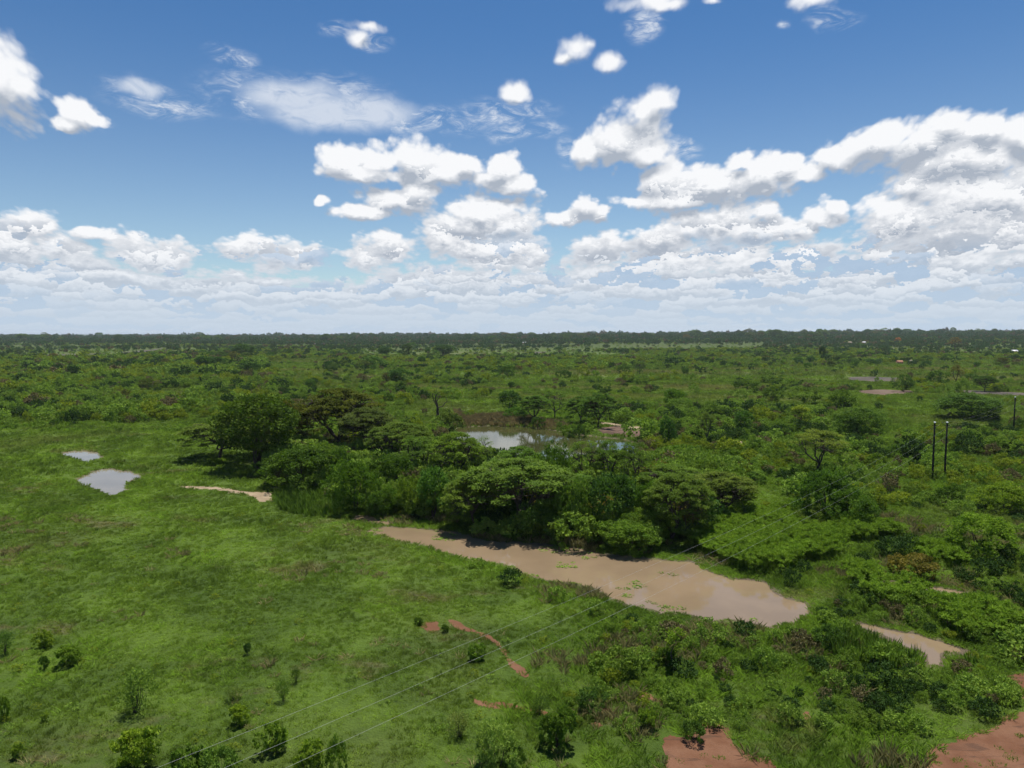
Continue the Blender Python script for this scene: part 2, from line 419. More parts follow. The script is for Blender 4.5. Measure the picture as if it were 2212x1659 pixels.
class Acc:
    def __init__(s): s.V = []; s.F = []; s.n = 0; s.A = []
    def add(s, v, f, a=None):
        s.V.append(v); s.F.append(f + s.n); s.n += len(v)
        if a is not None: s.A.append(a)
    def out(s): return np.concatenate(s.V), np.concatenate(s.F)

# ------------------------------------------------------------------ materials
def newmat(name):
    m = bpy.data.materials.new(name); m.use_nodes = True
    m.node_tree.nodes.clear()
    return m, NT(m.node_tree)
def surf(k, sh):
    o = k.n.new('ShaderNodeOutputMaterial'); k.l.new(sh, o.inputs['Surface'])
def princ(k, base, rough=0.8, spec=0.2, normal=None, **kw):
    n = k.n.new('ShaderNodeBsdfPrincipled')
    k.put(n.inputs['Base Color'], col(base)); k.put(n.inputs['Roughness'], rough)
    n.inputs['Specular IOR Level'].default_value = spec
    if normal is not None: k.put(n.inputs['Normal'], normal)
    for a, b in kw.items(): k.put(n.inputs[a], b)
    return n.outputs[0]
def veg_colour_group():
    """base colour of grass and low growth as a function of the place on the ground"""
    g = bpy.data.node_groups.new('veg_colour', 'ShaderNodeTree')
    g.interface.new_socket('Colour', in_out='OUTPUT', socket_type='NodeSocketColor')
    k = NT(g); go = g.nodes.new('NodeGroupOutput')
    ge = g.nodes.new('ShaderNodeNewGeometry')
    pos = k.v('MULTIPLY', ge.outputs['Position'], (1, 1, 0))
    s = k.sep(pos)
    n_big = k.noise(pos, 0.020, 4, 0.6, dim='2D')
    n_mid = k.noise(k.v('ADD', pos, (311, 77, 0)), 0.085, 5, 0.65, dim='2D')
    n_fine = k.noise(pos, 0.9, 4, 0.7, dim='2D')
    c = k.mix(k.ss(n_mid, 0.34, 0.66), G_DEEP, G_LUSH)
    c = k.mix(k.m('MULTIPLY', k.ss(n_big, 0.50, 0.72), 0.7), c, G_OLIVE)
    # dry, reddish seed heads in drifts
    n_dry = k.noise(k.v('MULTIPLY', k.v('ADD', pos, (91, 13, 0)), (0.6, 1.0, 1)), 0.11, 6, 0.72, dim='2D')
    c = k.mix(k.m('MULTIPLY', k.ss(n_dry, 0.57, 0.76), 0.75), c, G_DRY)
    # broad streaks of pasture and fallow land far out
    st = k.noise(k.v('MULTIPLY', pos, (0.25, 1.0, 1)), 0.012, 5, 0.62, dim='2D')
    farf = k.ss(s[1], 170, 420)
    vfar = k.ss(s[1], 700, 1500)
    c = k.mix(k.m('MULTIPLY', farf, k.ss(st, 0.50, 0.66, 0.0, 0.75)), c, G_FAR)
    hot = k.noise(k.v('MULTIPLY', k.v('ADD', pos, (900, 500, 0)), (0.35, 1.0, 1)), 0.016, 4, 0.6, dim='2D')
    c = k.mix(k.m('MULTIPLY', farf, k.ss(hot, 0.53, 0.66, 0.0, 0.6)), c, G_TAN)
    c = k.mix(k.m('MULTIPLY', vfar, 0.8), c, (0.085, 0.115, 0.034))  # farthest land darkened in colour, standing in for the missing shade among tufts
    c = k.mix(1.0, c, k.mix(n_fine, (0.72, 0.74, 0.7), (1.28, 1.24, 1.2)), 'MULTIPLY')
    k.put(go.inputs[0], c)
    return g
G_DEEP = (0.096, 0.158, 0.027); G_LUSH = (0.160, 0.252, 0.036); G_OLIVE = (0.142, 0.180, 0.050)
G_DRY = (0.205, 0.175, 0.095); G_FAR = (0.120, 0.155, 0.045); G_TAN = (0.220, 0.200, 0.095)
VG = veg_colour_group()
def vegcol(k):
    n = k.n.new('ShaderNodeGroup'); n.node_tree = VG; return n.outputs[0]
def attr(k, name):
    n = k.n.new('ShaderNodeAttribute'); n.attribute_name = name; return n.outputs['Fac']
def objcol(k):
    n = k.n.new('ShaderNodeObjectInfo'); return n.outputs['Color'], n.outputs['Random']
def bump(k, h, strength=0.4, dist=0.05):
    n = k.n.new('ShaderNodeBump'); n.inputs['Strength'].default_value = strength; n.inputs['Distance'].default_value = dist
    k.put(n.inputs['Height'], h); return n.outputs[0]

def mat_ground():
    m, k = newmat('grassland')
    ge = k.n.new('ShaderNodeNewGeometry'); pos = ge.outputs['Position']
    c = vegcol(k)
    sp = k.noise(pos, 1.6, 5, 0.75, dim='2D')
    c = k.mix(k.ss(sp, 0.60, 0.74, 0, 0.55), c, (0.10, 0.07, 0.042))     # bare earth between the tufts
    c = k.mix(1.0, c, (0.60, 0.62, 0.62), 'MULTIPLY')  # whole sheet darkened in colour to imitate the self-shadowing of dense grass
    soil = attr(k, 'mud')
    c = k.mix(soil, c, (0.16, 0.125, 0.085))
    h = k.noise(pos, 2.2, 6, 0.7, dim='2D')
    surf(k, princ(k, c, 0.95, 0.1, bump(k, h, 0.9, 0.5)))
    return m
def mat_leaf(name, dark, light, trans=0.30, place=0.0, use_obj=True):
    m, k = newmat(name)
    t = attr(k, 'tint')
    c = k.mix(t, dark, light)
    if place:
        c = k.mix(place, c, vegcol(k))
    ge = k.n.new('ShaderNodeNewGeometry')
    n = k.noise(ge.outputs['Position'], 0.35, 3, 0.6)
    c = k.mix(1.0, c, k.mix(n, (0.62, 0.62, 0.62), (1.38, 1.38, 1.38)), 'MULTIPLY')
    if use_obj:
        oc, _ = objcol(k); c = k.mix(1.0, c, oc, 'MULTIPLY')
    p = princ(k, c, 0.75, 0.05)
    tr = k.n.new('ShaderNodeBsdfTranslucent')
    k.put(tr.inputs['Color'], k.mix(1.0, c, (1.25, 1.35, 0.7), 'MULTIPLY'))
    mx = k.n.new('ShaderNodeMixShader'); mx.inputs[0].default_value = trans
    k.l.new(p, mx.inputs[1]); k.l.new(tr.outputs[0], mx.inputs[2])
    surf(k, mx.outputs[0]); return m
def mat_grass(name, mulc, trans=0.25, own=None, f=0.0):
    m, k = newmat(name)
    c = k.mix(1.0, vegcol(k), mulc, 'MULTIPLY')
    if own: c = k.mix(f, c, own)
    t = attr(k, 'tint')
    c = k.mix(1.0, c, k.mix(t, (0.65, 0.65, 0.62), (1.4, 1.38, 1.25)), 'MULTIPLY')
    p = princ(k, c, 0.75, 0.06)
    tr = k.n.new('ShaderNodeBsdfTranslucent'); k.put(tr.inputs['Color'], c)
    mx = k.n.new('ShaderNodeMixShader'); mx.inputs[0].default_value = trans
    k.l.new(p, mx.inputs[1]); k.l.new(tr.outputs[0], mx.inputs[2])
    surf(k, mx.outputs[0]); return m
def mat_simple(name, a, b, scale=6.0, rough=0.9, spec=0.1, bmp=0.4, obj=False):
    m, k = newmat(name)
    ge = k.n.new('ShaderNodeNewGeometry'); pos = ge.outputs['Position']
    n = k.noise(pos, scale, 5, 0.65)
    c = k.mix(k.ss(n, 0.3, 0.7), a, b)
    if obj:
        oc, _ = objcol(k); c = k.mix(1.0, c, oc, 'MULTIPLY')
    surf(k, princ(k, c, rough, spec, bump(k, n, bmp, 0.05) if bmp else None)); return m
def mat_soil(name, a, b, dark, scale=0.35):
    m, k = newmat(name)
    ge = k.n.new('ShaderNodeNewGeometry'); pos = ge.outputs['Position']
    n = k.noise(pos, scale, 6, 0.62, dim='2D'); f = k.noise(pos, 7.0, 4, 0.7, dim='2D')
    c = k.mix(k.ss(n, 0.32, 0.68), a, b)
    tr = k.noise(k.v('MULTIPLY', pos, (0.25, 1.2, 1)), 0.8, 4, 0.6, 0.6, dim='2D')
    c = k.mix(k.ss(tr, 0.58, 0.72, 0, 0.65), c, dark)
    c = k.mix(1.0, c, k.mix(f, (0.8, 0.8, 0.8), (1.2, 1.2, 1.2)), 'MULTIPLY')
    surf(k, princ(k, c, 0.95, 0.1, bump(k, f, 0.5, 0.06))); return m
def mat_water(name, base, rough, spec_scale=0.5, wave=0.02, ior=1.33):
    m, k = newmat(name)
    ge = k.n.new('ShaderNodeNewGeometry'); pos = ge.outputs['Position']
    n = k.noise(pos, 0.10, 4, 0.6, dim='2D')
    c = k.mix(k.ss(n, 0.3, 0.7), tuple(x * 0.9 for x in base), tuple(x * 1.08 for x in base))
    w = k.noise(k.v('MULTIPLY', pos, (1, 2.2, 1)), 1.3, 3, 0.5, dim='2D')
    surf(k, princ(k, c, rough, spec_scale, bump(k, w, 0.25, wave), IOR=ior)); return m
M_GROUND = mat_ground()
M_BARK = mat_simple('bark', (0.045, 0.035, 0.028), (0.10, 0.082, 0.066), 5.0, obj=True)
M_RED = mat_soil('red_earth', (0.120, 0.055, 0.030), (0.160, 0.082, 0.048), (0.065, 0.037, 0.025))
M_SAND = mat_soil('pale_sand', (0.22, 0.165, 0.105), (0.30, 0.235, 0.155), (0.15, 0.11, 0.07))
M_BANK = mat_soil('bank_earth', (0.085, 0.055, 0.040), (0.135, 0.088, 0.064), (0.05, 0.035, 0.026))
M_PLOUGH = mat_soil('ploughed_earth', (0.062, 0.055, 0.045), (0.10, 0.085, 0.066), (0.05, 0.045, 0.035), 0.08)
M_FALLOW = mat_soil('fallow_earth', (0.105, 0.072, 0.05), (0.14, 0.10, 0.072), (0.10, 0.085, 0.06), 0.06)
M_MUDW = mat_water('muddy_water', (0.198, 0.143, 0.087), 0.05, 0.5, 0.010, 1.33)
M_PUDW = mat_water('puddle_water', (0.20, 0.165, 0.12), 0.05, 0.5, 0.01)
M_RESW = mat_water('reservoir_water', (0.045, 0.048, 0.016), 0.03, 0.6, 0.010)

# ------------------------------------------------------------------ ground sheet
def build_ground():
    az = np.concatenate([np.radians(np.linspace(-52, 52, 420)), np.radians(np.linspace(52, 308, 70))[1:-1]])
    rr = [16.0]
    while rr[-1] < 30000:
        r = rr[-1]; rr.append(r * (1.0075 if 38 < r < 260 else (1.015 if r < 600 else 1.035)))
    rr = np.array([4.0, 9.0] + rr)
    A, R = np.meshgrid(az, rr, indexing='xy')
    X = R * np.sin(A); Y = R * np.cos(A)
    Z = height(X.ravel(), Y.ravel())
    w = water_d(X.ravel(), Y.ravel())
    V = np.stack([X.ravel(), Y.ravel(), Z], 1)
    nr, na = R.shape
    i, j = np.meshgrid(np.arange(nr - 1), np.arange(na), indexing='ij')
    a = i * na + j; b = i * na + (j + 1) % na
    F = np.stack([a, a + na, b + na, b], -1).reshape(-1, 4)
    V = np.concatenate([V, [[0, 0, 0.2]]])
    c = len(V) - 1
    T = np.stack([np.full(na, c), np.arange(na), (np.arange(na) + 1) % na], 1)
    mud = np.append(sstep(w, -0.9, -0.1), 0.0)
    me = mesh_np('ground', V, [F, T], [M_GROUND], smooth=True, attrs={'mud': ('POINT', mud)})
    return tag(link('ground', me), kind='structure')
build_ground()

def sheet(name, poly, z_off, mat, kind='structure', step=None, rag=0.5, rsc=1.5, flatz=None, seed=3, thr=0.0):
    """a sheet of small cells clipped to an outline with a ragged edge, laid on the ground (or level, for water)"""
    px = np.array([p[0] for p in poly]); py = np.array([p[1] for p in poly])
    ext = max(px.max() - px.min(), py.max() - py.min())
    st = step or max(ext / 260.0, 0.12)
    gx = np.arange(px.min() - 2 * rag, px.max() + 2 * rag + st, st); gy = np.arange(py.min() - 2 * rag, py.max() + 2 * rag + st, st)
    X, Y = np.meshgrid(gx, gy, indexing='ij')
    d = sdist(poly, X.ravel(), Y.ravel()) + rag * fbm(X.ravel(), Y.ravel(), rsc, 4, seed)
    Z = height(X.ravel(), Y.ravel()) + z_off if flatz is None else np.full(X.size, flatz)
    n0, n1 = X.shape
    i, j = np.meshgrid(np.arange(n0 - 1), np.arange(n1 - 1), indexing='ij')
    a = i * n1 + j
    F = np.stack([a, a + n1, a + n1 + 1, a + 1], -1).reshape(-1, 4)
    keep = (d[F] > thr).sum(1) >= 2
    F = F[keep]
    used = np.unique(F); re = np.full(X.size, -1); re[used] = np.arange(len(used))
    V = np.stack([X.ravel(), Y.ravel(), Z], 1)[used]
    me = mesh_np(name, V, re[F], [mat], smooth=True)
    return tag(link(name, me), kind=kind)
WZ = -0.03
sheet('pond_water', WATER['mud'], 0, M_MUDW, flatz=WZ, rag=0.0, thr=-2.5)
sheet('pond_water', WATER['tail'], 0, M_MUDW, flatz=WZ, rag=0.0, thr=-1.5)
sheet('reservoir_water', WATER['res'], 0, M_RESW, flatz=WZ, rag=0.0, thr=-2.5)
sheet('puddle_water', WATER['pud1'], 0, M_PUDW, flatz=WZ, rag=0.0, thr=-1.5)
sheet('puddle_water', WATER['pud2'], 0, M_PUDW, flatz=WZ, rag=0.0, thr=-1.5)
sheet('channel_water', WATER['ch1'], 0, M_MUDW, flatz=WZ, rag=0.0, thr=-1.2)
sheet('channel_water', WATER['ch2'], 0, M_MUDW, flatz=WZ, rag=0.0, thr=-1.2)
sheet('sandy_track', SOIL['track'], 0.012, M_SAND, rag=0.9)
sheet('dam_bank', SOIL['bank'], 0.012, M_BANK, rag=0.6)
sheet('sandy_path', SOIL['b2'], 0.030, M_SAND, rag=0.35)
sheet('sandy_path', SOIL['b3'], 0.014, M_SAND, rag=0.35)
sheet('sandy_path', SOIL['b4'], 0.014, M_SAND, rag=0.35)
for kk in ('p1', 'p2', 'p3', 'p4', 'p5', 'p6'): sheet('dirt_path', SOIL[kk], 0.018, M_RED, rag=0.55, rsc=1.3)
for kk in ('patch', 'patch2'): sheet('bare_earth', SOIL[kk], 0.018, M_RED, rag=0.6, rsc=1.6)
sheet('dirt_road', SOIL['road'], 0.018, M_RED, rag=0.7, rsc=2.0)
sheet('ploughed_field', SOIL['f1'], 0.05, M_FALLOW, rag=2.0, rsc=14)
sheet('ploughed_field', SOIL['f2'], 0.05, M_PLOUGH, rag=2.0, rsc=14)
sheet('ploughed_field', SOIL['f3'], 0.08, M_PLOUGH, rag=4.0, rsc=20)
sheet('ploughed_field', SOIL['f4'], 0.10, M_PLOUGH, rag=6.0, rsc=30)
sheet('ploughed_field', SOIL['f5'], 0.10, M_PLOUGH, rag=4.0, rsc=20)

# ------------------------------------------------------------------ leaf clouds
def leaves(ctr, size, rs, up=0.8, aspect=0.55, tint=None, jit=0.35):
    """one small pointed leaf face per centre: (n,3), size scalar or (n,)"""
    n = len(ctr)
    nrm = rs.normal(size=(n, 3)); nrm /= np.linalg.norm(nrm, axis=1, keepdims=True) + 1e-9
    nrm[:, 2] += up; nrm /= np.linalg.norm(nrm, axis=1, keepdims=True) + 1e-9
    d = rs.normal(size=(n, 3)); d -= (d * nrm).sum(1, keepdims=True) * nrm
    d /= np.linalg.norm(d, axis=1, keepdims=True) + 1e-9
    e = np.cross(nrm, d)
    s = (np.asarray(size) * (1 + jit * rs.uniform(-1, 1, n)))[:, None]
    V = np.stack([ctr - d * s, ctr + e * s * aspect - nrm * s * 0.12, ctr + d * s, ctr - e * s * aspect - nrm * s * 0.12], 1).reshape(-1, 3)
    F = np.arange(4 * n).reshape(n, 4)
    t = (rs.uniform(0, 1, n) if tint is None else np.clip(tint + rs.uniform(-0.22, 0.22, n), 0, 1))
    return V, F, t
def ball(rs, n, shell=0.5):
    v = rs.normal(size=(n, 3)); v /= np.linalg.norm(v, axis=1, keepdims=True) + 1e-9
    return v * (rs.uniform(shell, 1, n) ** 0.6)[:, None]
def curve(p0, p1, rs, bend=0.15, n=6, sag=0.0):
    p0 = np.array(p0, float); p1 = np.array(p1, float); L = np.linalg.norm(p1 - p0)
    t = np.linspace(0, 1, n)[:, None]
    off = rs.normal(size=3) * bend * L; off2 = rs.normal(size=(n, 3)) * bend * L * 0.22
    w = np.sin(np.pi * t)
    return p0 + (p1 - p0) * t + off * w + off2 * w + np.array([0, 0, 1.0]) * sag * w

def acacia(seed, R=6.5, H=8.0, pads=46, per=130, leaf=0.16, low=0.45, open_=0.0, limbs=5, pad_r=0.24, flat_=0.16):
    """flat-topped thorn tree: tapered forked trunk and layered feathery pads. Returns trunk (V,F), crown (V,F,t)"""
    rs = np.random.default_rng(seed)
    T = Acc(); 
    fork = H * rs.uniform(0.16, 0.26)
    lean = rs.normal(size=2) * 0.05 * H
    base = np.array([lean[0], lean[1], fork])
    v, f = tube(curve((0, 0, -0.3), base, rs, 0.05, 5), np.linspace(0.035, 0.026, 5) * H, 8); T.add(v, f)
    mains = []
    ph0 = rs.uniform(0, 6.28)
    for i in range(limbs):
        ph = ph0 + i * 6.283 / limbs + rs.uniform(-0.4, 0.4); r = R * rs.uniform(0.35, 0.6)
        z = H * rs.uniform(0.62, 0.8)
        tip = np.array([base[0] + r * math.cos(ph), base[1] + r * math.sin(ph), z])
        c = curve(base, tip, rs, 0.10, 8, sag=-0.04 * H)
        v, f = tube(c, np.linspace(0.022, 0.011, 8) * H, 6); T.add(v, f); mains.append(c)
    P = []; Tn = []; S = []
    rr = R * np.sqrt(rs.uniform(0.01, 1, pads)); pp = rs.uniform(0, 2 * np.pi, pads)
    for i in range(pads):
        q = rr[i] / R
        top = H * (1.0 - 0.26 * q ** 2.2)
        z = top - rs.exponential(0.13) * H * (0.5 + 0.9 * q)
        z = max(z, H * (low + 0.25 * (1 - q)))
        z -= 0.02 * H
        cx, cy = base[0] + rr[i] * math.cos(pp[i]), base[1] + rr[i] * math.sin(pp[i])
        pr = R * pad_r * rs.uniform(0.7, 1.3)
        tip = np.array([cx, cy, z - 0.1])
        # nearest main limb carries it
        best = None; bd = 1e9
        for c in mains:
            k = len(c) // 2 + rs.integers(0, len(c) // 2)
            dd = np.linalg.norm(c[k] - tip)
            if dd < bd: bd = dd; best = c[k]
        c = curve(best, tip, rs, 0.12, 5, sag=-0.05 * bd)
        v, f = tube(c, np.linspace(0.008, 0.003, 5) * H, 4); T.add(v, f)
        if rs.uniform() < open_: n = int(per * 0.35)
        else: n = per
        a = rs.uniform(0, 2 * np.pi, n); ra = pr * np.sqrt(rs.uniform(0, 1, n)) * (1 + 0.18 * np.sin(3 * a + i) + 0.12 * np.sin(7 * a + 2 * i))
        zz = rs.normal(size=n) * flat_ * pr * 0.6 - 0.22 * (ra / pr) ** 2 * pr * 0.6
        P.append(np.stack([cx + ra * np.cos(a), cy + ra * np.sin(a), z + zz], 1))
        Tn.append(np.full(n, rs.uniform(0.2, 0.9)))
    P = np.concatenate(P); tn = np.concatenate(Tn)
    V, F, t = leaves(P, leaf, rs, up=1.5, aspect=0.42, tint=tn)
    return T.out(), (V, F, t)

def broad(seed, R=3.0, H=4.5, clumps=60, per=60, leaf=0.14, skirt=0.2, lump=0.28, trunk=True, stems=4, up=0.5, hollow=0.55, cr=0.24, rag=1.0):
    """rounded broad-leaved tree or bush. skirt: how far up the foliage starts"""
    rs = np.random.default_rng(seed)
    T = Acc()
    if trunk:
        for i in range(stems):
            ph = rs.uniform(0, 6.28); r = R * rs.uniform(0.1, 0.55)
            c = curve((rs.normal() * 0.03 * R, rs.normal() * 0.03 * R, -0.2), (r * math.cos(ph), r * math.sin(ph), H * rs.uniform(0.55, 0.85)), rs, 0.07, 6)
            v, f = tube(c, np.linspace(0.03, 0.008, 6) * H * (1.0 if stems < 3 else 0.7), 5); T.add(v, f)
    lob = rs.normal(size=(6, 3)); lob /= np.linalg.norm(lob, axis=1, keepdims=True)
    la = rs.uniform(0.1, 0.42, 6) * rag
    zc = H * (skirt + (1 - skirt) * 0.5); hz = H * (1 - skirt) * 0.5
    P = []; Tn = []
    for i in range(clumps):
        d = rs.normal(size=3); d /= np.linalg.norm(d)
        if d[2] < -0.2 and rs.uniform() < 0.5: d[2] = -d[2]
        s = 1 + (la * np.maximum(0, lob @ d) ** 3).sum() - 0.25 * rs.uniform() ** 2
        s *= (hollow + (1 - hollow) * rs.uniform() ** 0.4) * 0.88
        c = np.array([d[0] * R * s, d[1] * R * s, zc + d[2] * hz * s])
        r = min(R, hz * 1.3) * cr * rs.uniform(0.6, 1.4)
        b = ball(rs, per, 0.4) * r; b[:, 2] *= 0.7
        b[:, :2] *= 1.15
        P.append(c + b); Tn.append(np.full(per, rs.uniform(0.1, 0.9)))
    P = np.concatenate(P); tn = np.concatenate(Tn)
    k = P[:, 2] > 0.02; P = P[k]; tn = tn[k]
    V, F, t = leaves(P, leaf, rs, up=up, aspect=0.55, tint=tn)
    return (T.out() if trunk else None), (V, F, t)

def tuft(seed, h=0.5, n=16, spread=0.22, w=0.02, lean=0.5):
    """grass tuft of bent blades"""
    rs = np.random.default_rng(seed)
    a = rs.uniform(0, 6.283, n); r = spread * np.sqrt(rs.uniform(0, 1, n))
    b = np.stack([r * np.cos(a), r * np.sin(a), np.full(n, -0.04)], 1)
    hh = h * rs.uniform(0.55, 1.15, n); ln = lean * hh * rs.uniform(0.2, 1.2, n); a2 = a + rs.normal(size=n) * 0.7
    d = np.stack([np.cos(a2), np.sin(a2), np.zeros(n)], 1); s = np.stack([-np.sin(a2), np.cos(a2), np.zeros(n)], 1)
    m = b + d * ln[:, None] * 0.35 + np.array([0, 0, 1]) * hh[:, None] * 0.62
    tp = b + d * ln[:, None] + np.array([0, 0, 1]) * hh[:, None]
    ww = w * rs.uniform(0.7, 1.4, n)[:, None]
    V = np.stack([b - s * ww, b + s * ww, m + s * ww * 0.8, tp, m - s * ww * 0.8], 1).reshape(-1, 3)
    F = np.arange(5 * n).reshape(n, 5)
    return V, F, rs.uniform(0, 1, n)

def papyrus(seed, h=2.0, n=9, spread=0.6, r=0.5):
    """clump of papyrus: stems, each with a round mop of fine rays"""
    rs = np.random.default_rng(seed); A = Acc(); tt = []
    V = []; F = []; t = []; k = 0
    for i in range(n):
        a = rs.uniform(0, 6.283); q = spread * math.sqrt(rs.uniform()); hh = h * rs.uniform(0.75, 1.12)
        x, y = q * math.cos(a), q * math.sin(a); x2, y2 = x * 1.5, y * 1.5
        for w in (0, 1):
            ang = w * 1.57
            dx, dy = 0.022 * math.cos(ang), 0.022 * math.sin(ang)
            V += [(x - dx, y - dy, -0.3), (x + dx, y + dy, -0.3), (x2 + dx * .6, y2 + dy * .6, hh), (x2 - dx * .6, y2 - dy * .6, hh)]
            F.append((k, k + 1, k + 2, k + 3)); k += 4; t.append(0.2)
        m = 46; d = rs.normal(size=(m, 3)); d[:, 2] = np.abs(d[:, 2]) * 0.9 + 0.1; d /= np.linalg.norm(d, axis=1, keepdims=True)
        rr = r * rs.uniform(0.7, 1.1, m)[:, None]; c = np.array([x2, y2, hh])
        e = np.cross(d, rs.normal(size=(m, 3))); e /= np.linalg.norm(e, axis=1, keepdims=True)
        mid = c + d * rr * 0.7; end = c + d * rr; end[:, 2] -= 0.22 * rr[:, 0]
        ti = rs.uniform(0.3, 0.8)
        for j in range(m):
            V += [tuple(c), tuple(mid[j] + e[j] * 0.028), tuple(end[j]), tuple(mid[j] - e[j] * 0.028)]
            F.append((k, k + 1, k + 2, k + 3)); k += 4; t.append(ti + rs.uniform(-0.2, 0.2))
    return np.array(V), np.array(F), np.clip(t, 0, 1)

# leaf materials ---------------------------------------------------
L_ACA = mat_leaf('acacia_leaves', (0.0605, 0.1072, 0.0183), (0.1421, 0.2057, 0.0339), 0.34)
L_BRD = mat_leaf('broad_leaves', (0.0506, 0.1089, 0.0193), (0.1265, 0.2118, 0.033), 0.28)
L_BRT = mat_leaf('bright_leaves', (0.1161, 0.1862, 0.023), (0.2595, 0.3354, 0.0362), 0.36)
L_BSH = mat_leaf('bush_leaves', (0.0817, 0.1485, 0.0227), (0.1879, 0.2673, 0.0356), 0.30, 0.15)
L_PAP = mat_leaf('papyrus_rays', (0.1045, 0.188, 0.0203), (0.2088, 0.3133, 0.0329), 0.35, use_obj=False)
L_ST1 = mat_leaf('scrub_leaves_green', (0.1071, 0.1913, 0.0298), (0.2464, 0.3539, 0.0505), 0.30, 0.25, use_obj=False)
L_ST2 = mat_leaf('scrub_leaves_dark', (0.024, 0.0552, 0.0144), (0.0576, 0.1056, 0.0216), 0.25, use_obj=False)
L_ST3 = mat_leaf('scrub_leaves_yellow', (0.115, 0.1694, 0.0169), (0.242, 0.2844, 0.0266), 0.34, use_obj=False)
L_ST4 = mat_leaf('scrub_leaves_dry', (0.0975, 0.0858, 0.039), (0.1755, 0.1495, 0.0715), 0.2, use_obj=False)
L_WOOD = mat_leaf('woodland_leaves', (0.0374, 0.0832, 0.027), (0.0874, 0.1539, 0.0416), 0.2, use_obj=False)
L_WOOD2 = mat_leaf('light_woodland_leaves', (0.050, 0.085, 0.022), (0.095, 0.135, 0.034), 0.2, use_obj=False)
G_SHORT = mat_grass('short_grass', (1.2, 1.22, 1.05), 0.35)
G_TALL = mat_grass('tall_grass', (1.25, 1.35, 1.15), 0.35)
G_STRAW = mat_grass('straw_grass', (1, 1, 1), own=(0.30, 0.26, 0.14), f=0.72)
G_REED = mat_grass('dry_reeds', (1, 1, 1), own=(0.36, 0.27, 0.16), f=0.7)

def leafmesh(name, VFt, mat): 
    V, F, t = VFt; return mesh_np(name, V, F, [mat], attrs={'tint': ('FACE', t)})
def barkmesh(name, VF): return mesh_np(name, VF[0], VF[1], [M_BARK], smooth=True)

PROTO = {}      # kind -> (trunk mesh or None, crown mesh, R, H)
def proto(key, builder, mat, R, H, **kw):
    tr, cr = builder(R=R, H=H, **kw)
    zt = np.percentile(cr[0][:, 2], 99.5); rx = np.percentile(np.abs(cr[0][:, 0]), 98)
    PROTO[key] = (barkmesh('trunk', tr) if tr else None, leafmesh('crown', cr, mat), rx, zt)
for i in range(4):
    proto('aca%d' % i, acacia, L_ACA, 6.5, 8.5, seed=10 + i, pads=150, per=120, leaf=0.19, low=0.24, pad_r=0.15)
for i in range(3):
    proto('open%d' % i, acacia, L_ACA, 5.0, 7.5, seed=30 + i, pads=52, per=130, leaf=0.16, low=0.5, open_=0.3, limbs=4, pad_r=0.2)
for i in range(2):
    proto('wisp%d' % i, acacia, L_ACA, 3.0, 6.0, seed=40 + i, pads=34, per=46, leaf=0.12, low=0.3, open_=0.5, limbs=4, pad_r=0.22, flat_=0.4)
for i in range(3):
    proto('big%d' % i, broad, L_BRD, 6.0, 12.0, seed=50 + i, clumps=170, per=85, leaf=0.22, skirt=0.14, stems=2, cr=0.2)
for i in range(4):
    proto('vine%d' % i, broad, L_BRT, 4.5, 6.5, seed=60 + i, clumps=190, per=60, leaf=0.17, skirt=0.0, stems=3, cr=0.16, rag=1.6)
for i in range(5):
    proto('bush%d' % i, broad, L_BSH, 2.4, 3.0, seed=70 + i, clumps=84, per=44, leaf=0.135, skirt=0.0, stems=5, cr=0.2, rag=2.0)
for i in range(3):
    proto('tree%d' % i, broad, L_BRD, 2.6, 5.2, seed=80 + i, clumps=60, per=48, leaf=0.18, skirt=0.22, stems=2, cr=0.26)
for i in range(4):
    proto('shrub%d' % i, broad, L_BRT, 1.3, 1.7, seed=90 + i, clumps=90, per=48, leaf=0.085, skirt=0.02, stems=6, cr=0.18, hollow=0.35, rag=1.4)
for i in range(2):
    proto('thin%d' % i, broad, L_BSH, 1.6, 2.4, seed=100 + i, clumps=80, per=24, leaf=0.075, skirt=0.08, stems=9, cr=0.3, hollow=0.3)
for i in range(2):
    proto('slim%d' % i, broad, L_BRT, 0.8, 3.4, seed=110 + i, clumps=30, per=30, leaf=0.10, skirt=0.45, stems=1, cr=0.4, hollow=0.3)
def dead(R, H, seed):
    rs = np.random.default_rng(seed); T = Acc()
    c = curve((0, 0, -.2), (0.2, 0, H * .55), rs, 0.04, 6); v, f = tube(c, np.linspace(.035, .02, 6) * H, 7); T.add(v, f)
    for i in range(6):
        k = 2 + rs.integers(0, 4); ph = rs.uniform(0, 6.28); L = H * rs.uniform(.25, .5)
        e = c[k] + np.array([math.cos(ph) * L * .45, math.sin(ph) * L * .45, L])
        cc = curve(c[k], e, rs, 0.15, 6); v, f = tube(cc, np.linspace(.015, .005, 6) * H, 5); T.add(v, f)
    P = np.array([0.6, 0, H * .95]) + ball(rs, 260, .2) * np.array([R * .5, R * .5, .5])
    return T.out(), leaves(P, .14, rs, 1.2, .42)
proto('dead0', dead, L_ACA, 2.5, 7.0, seed=5)

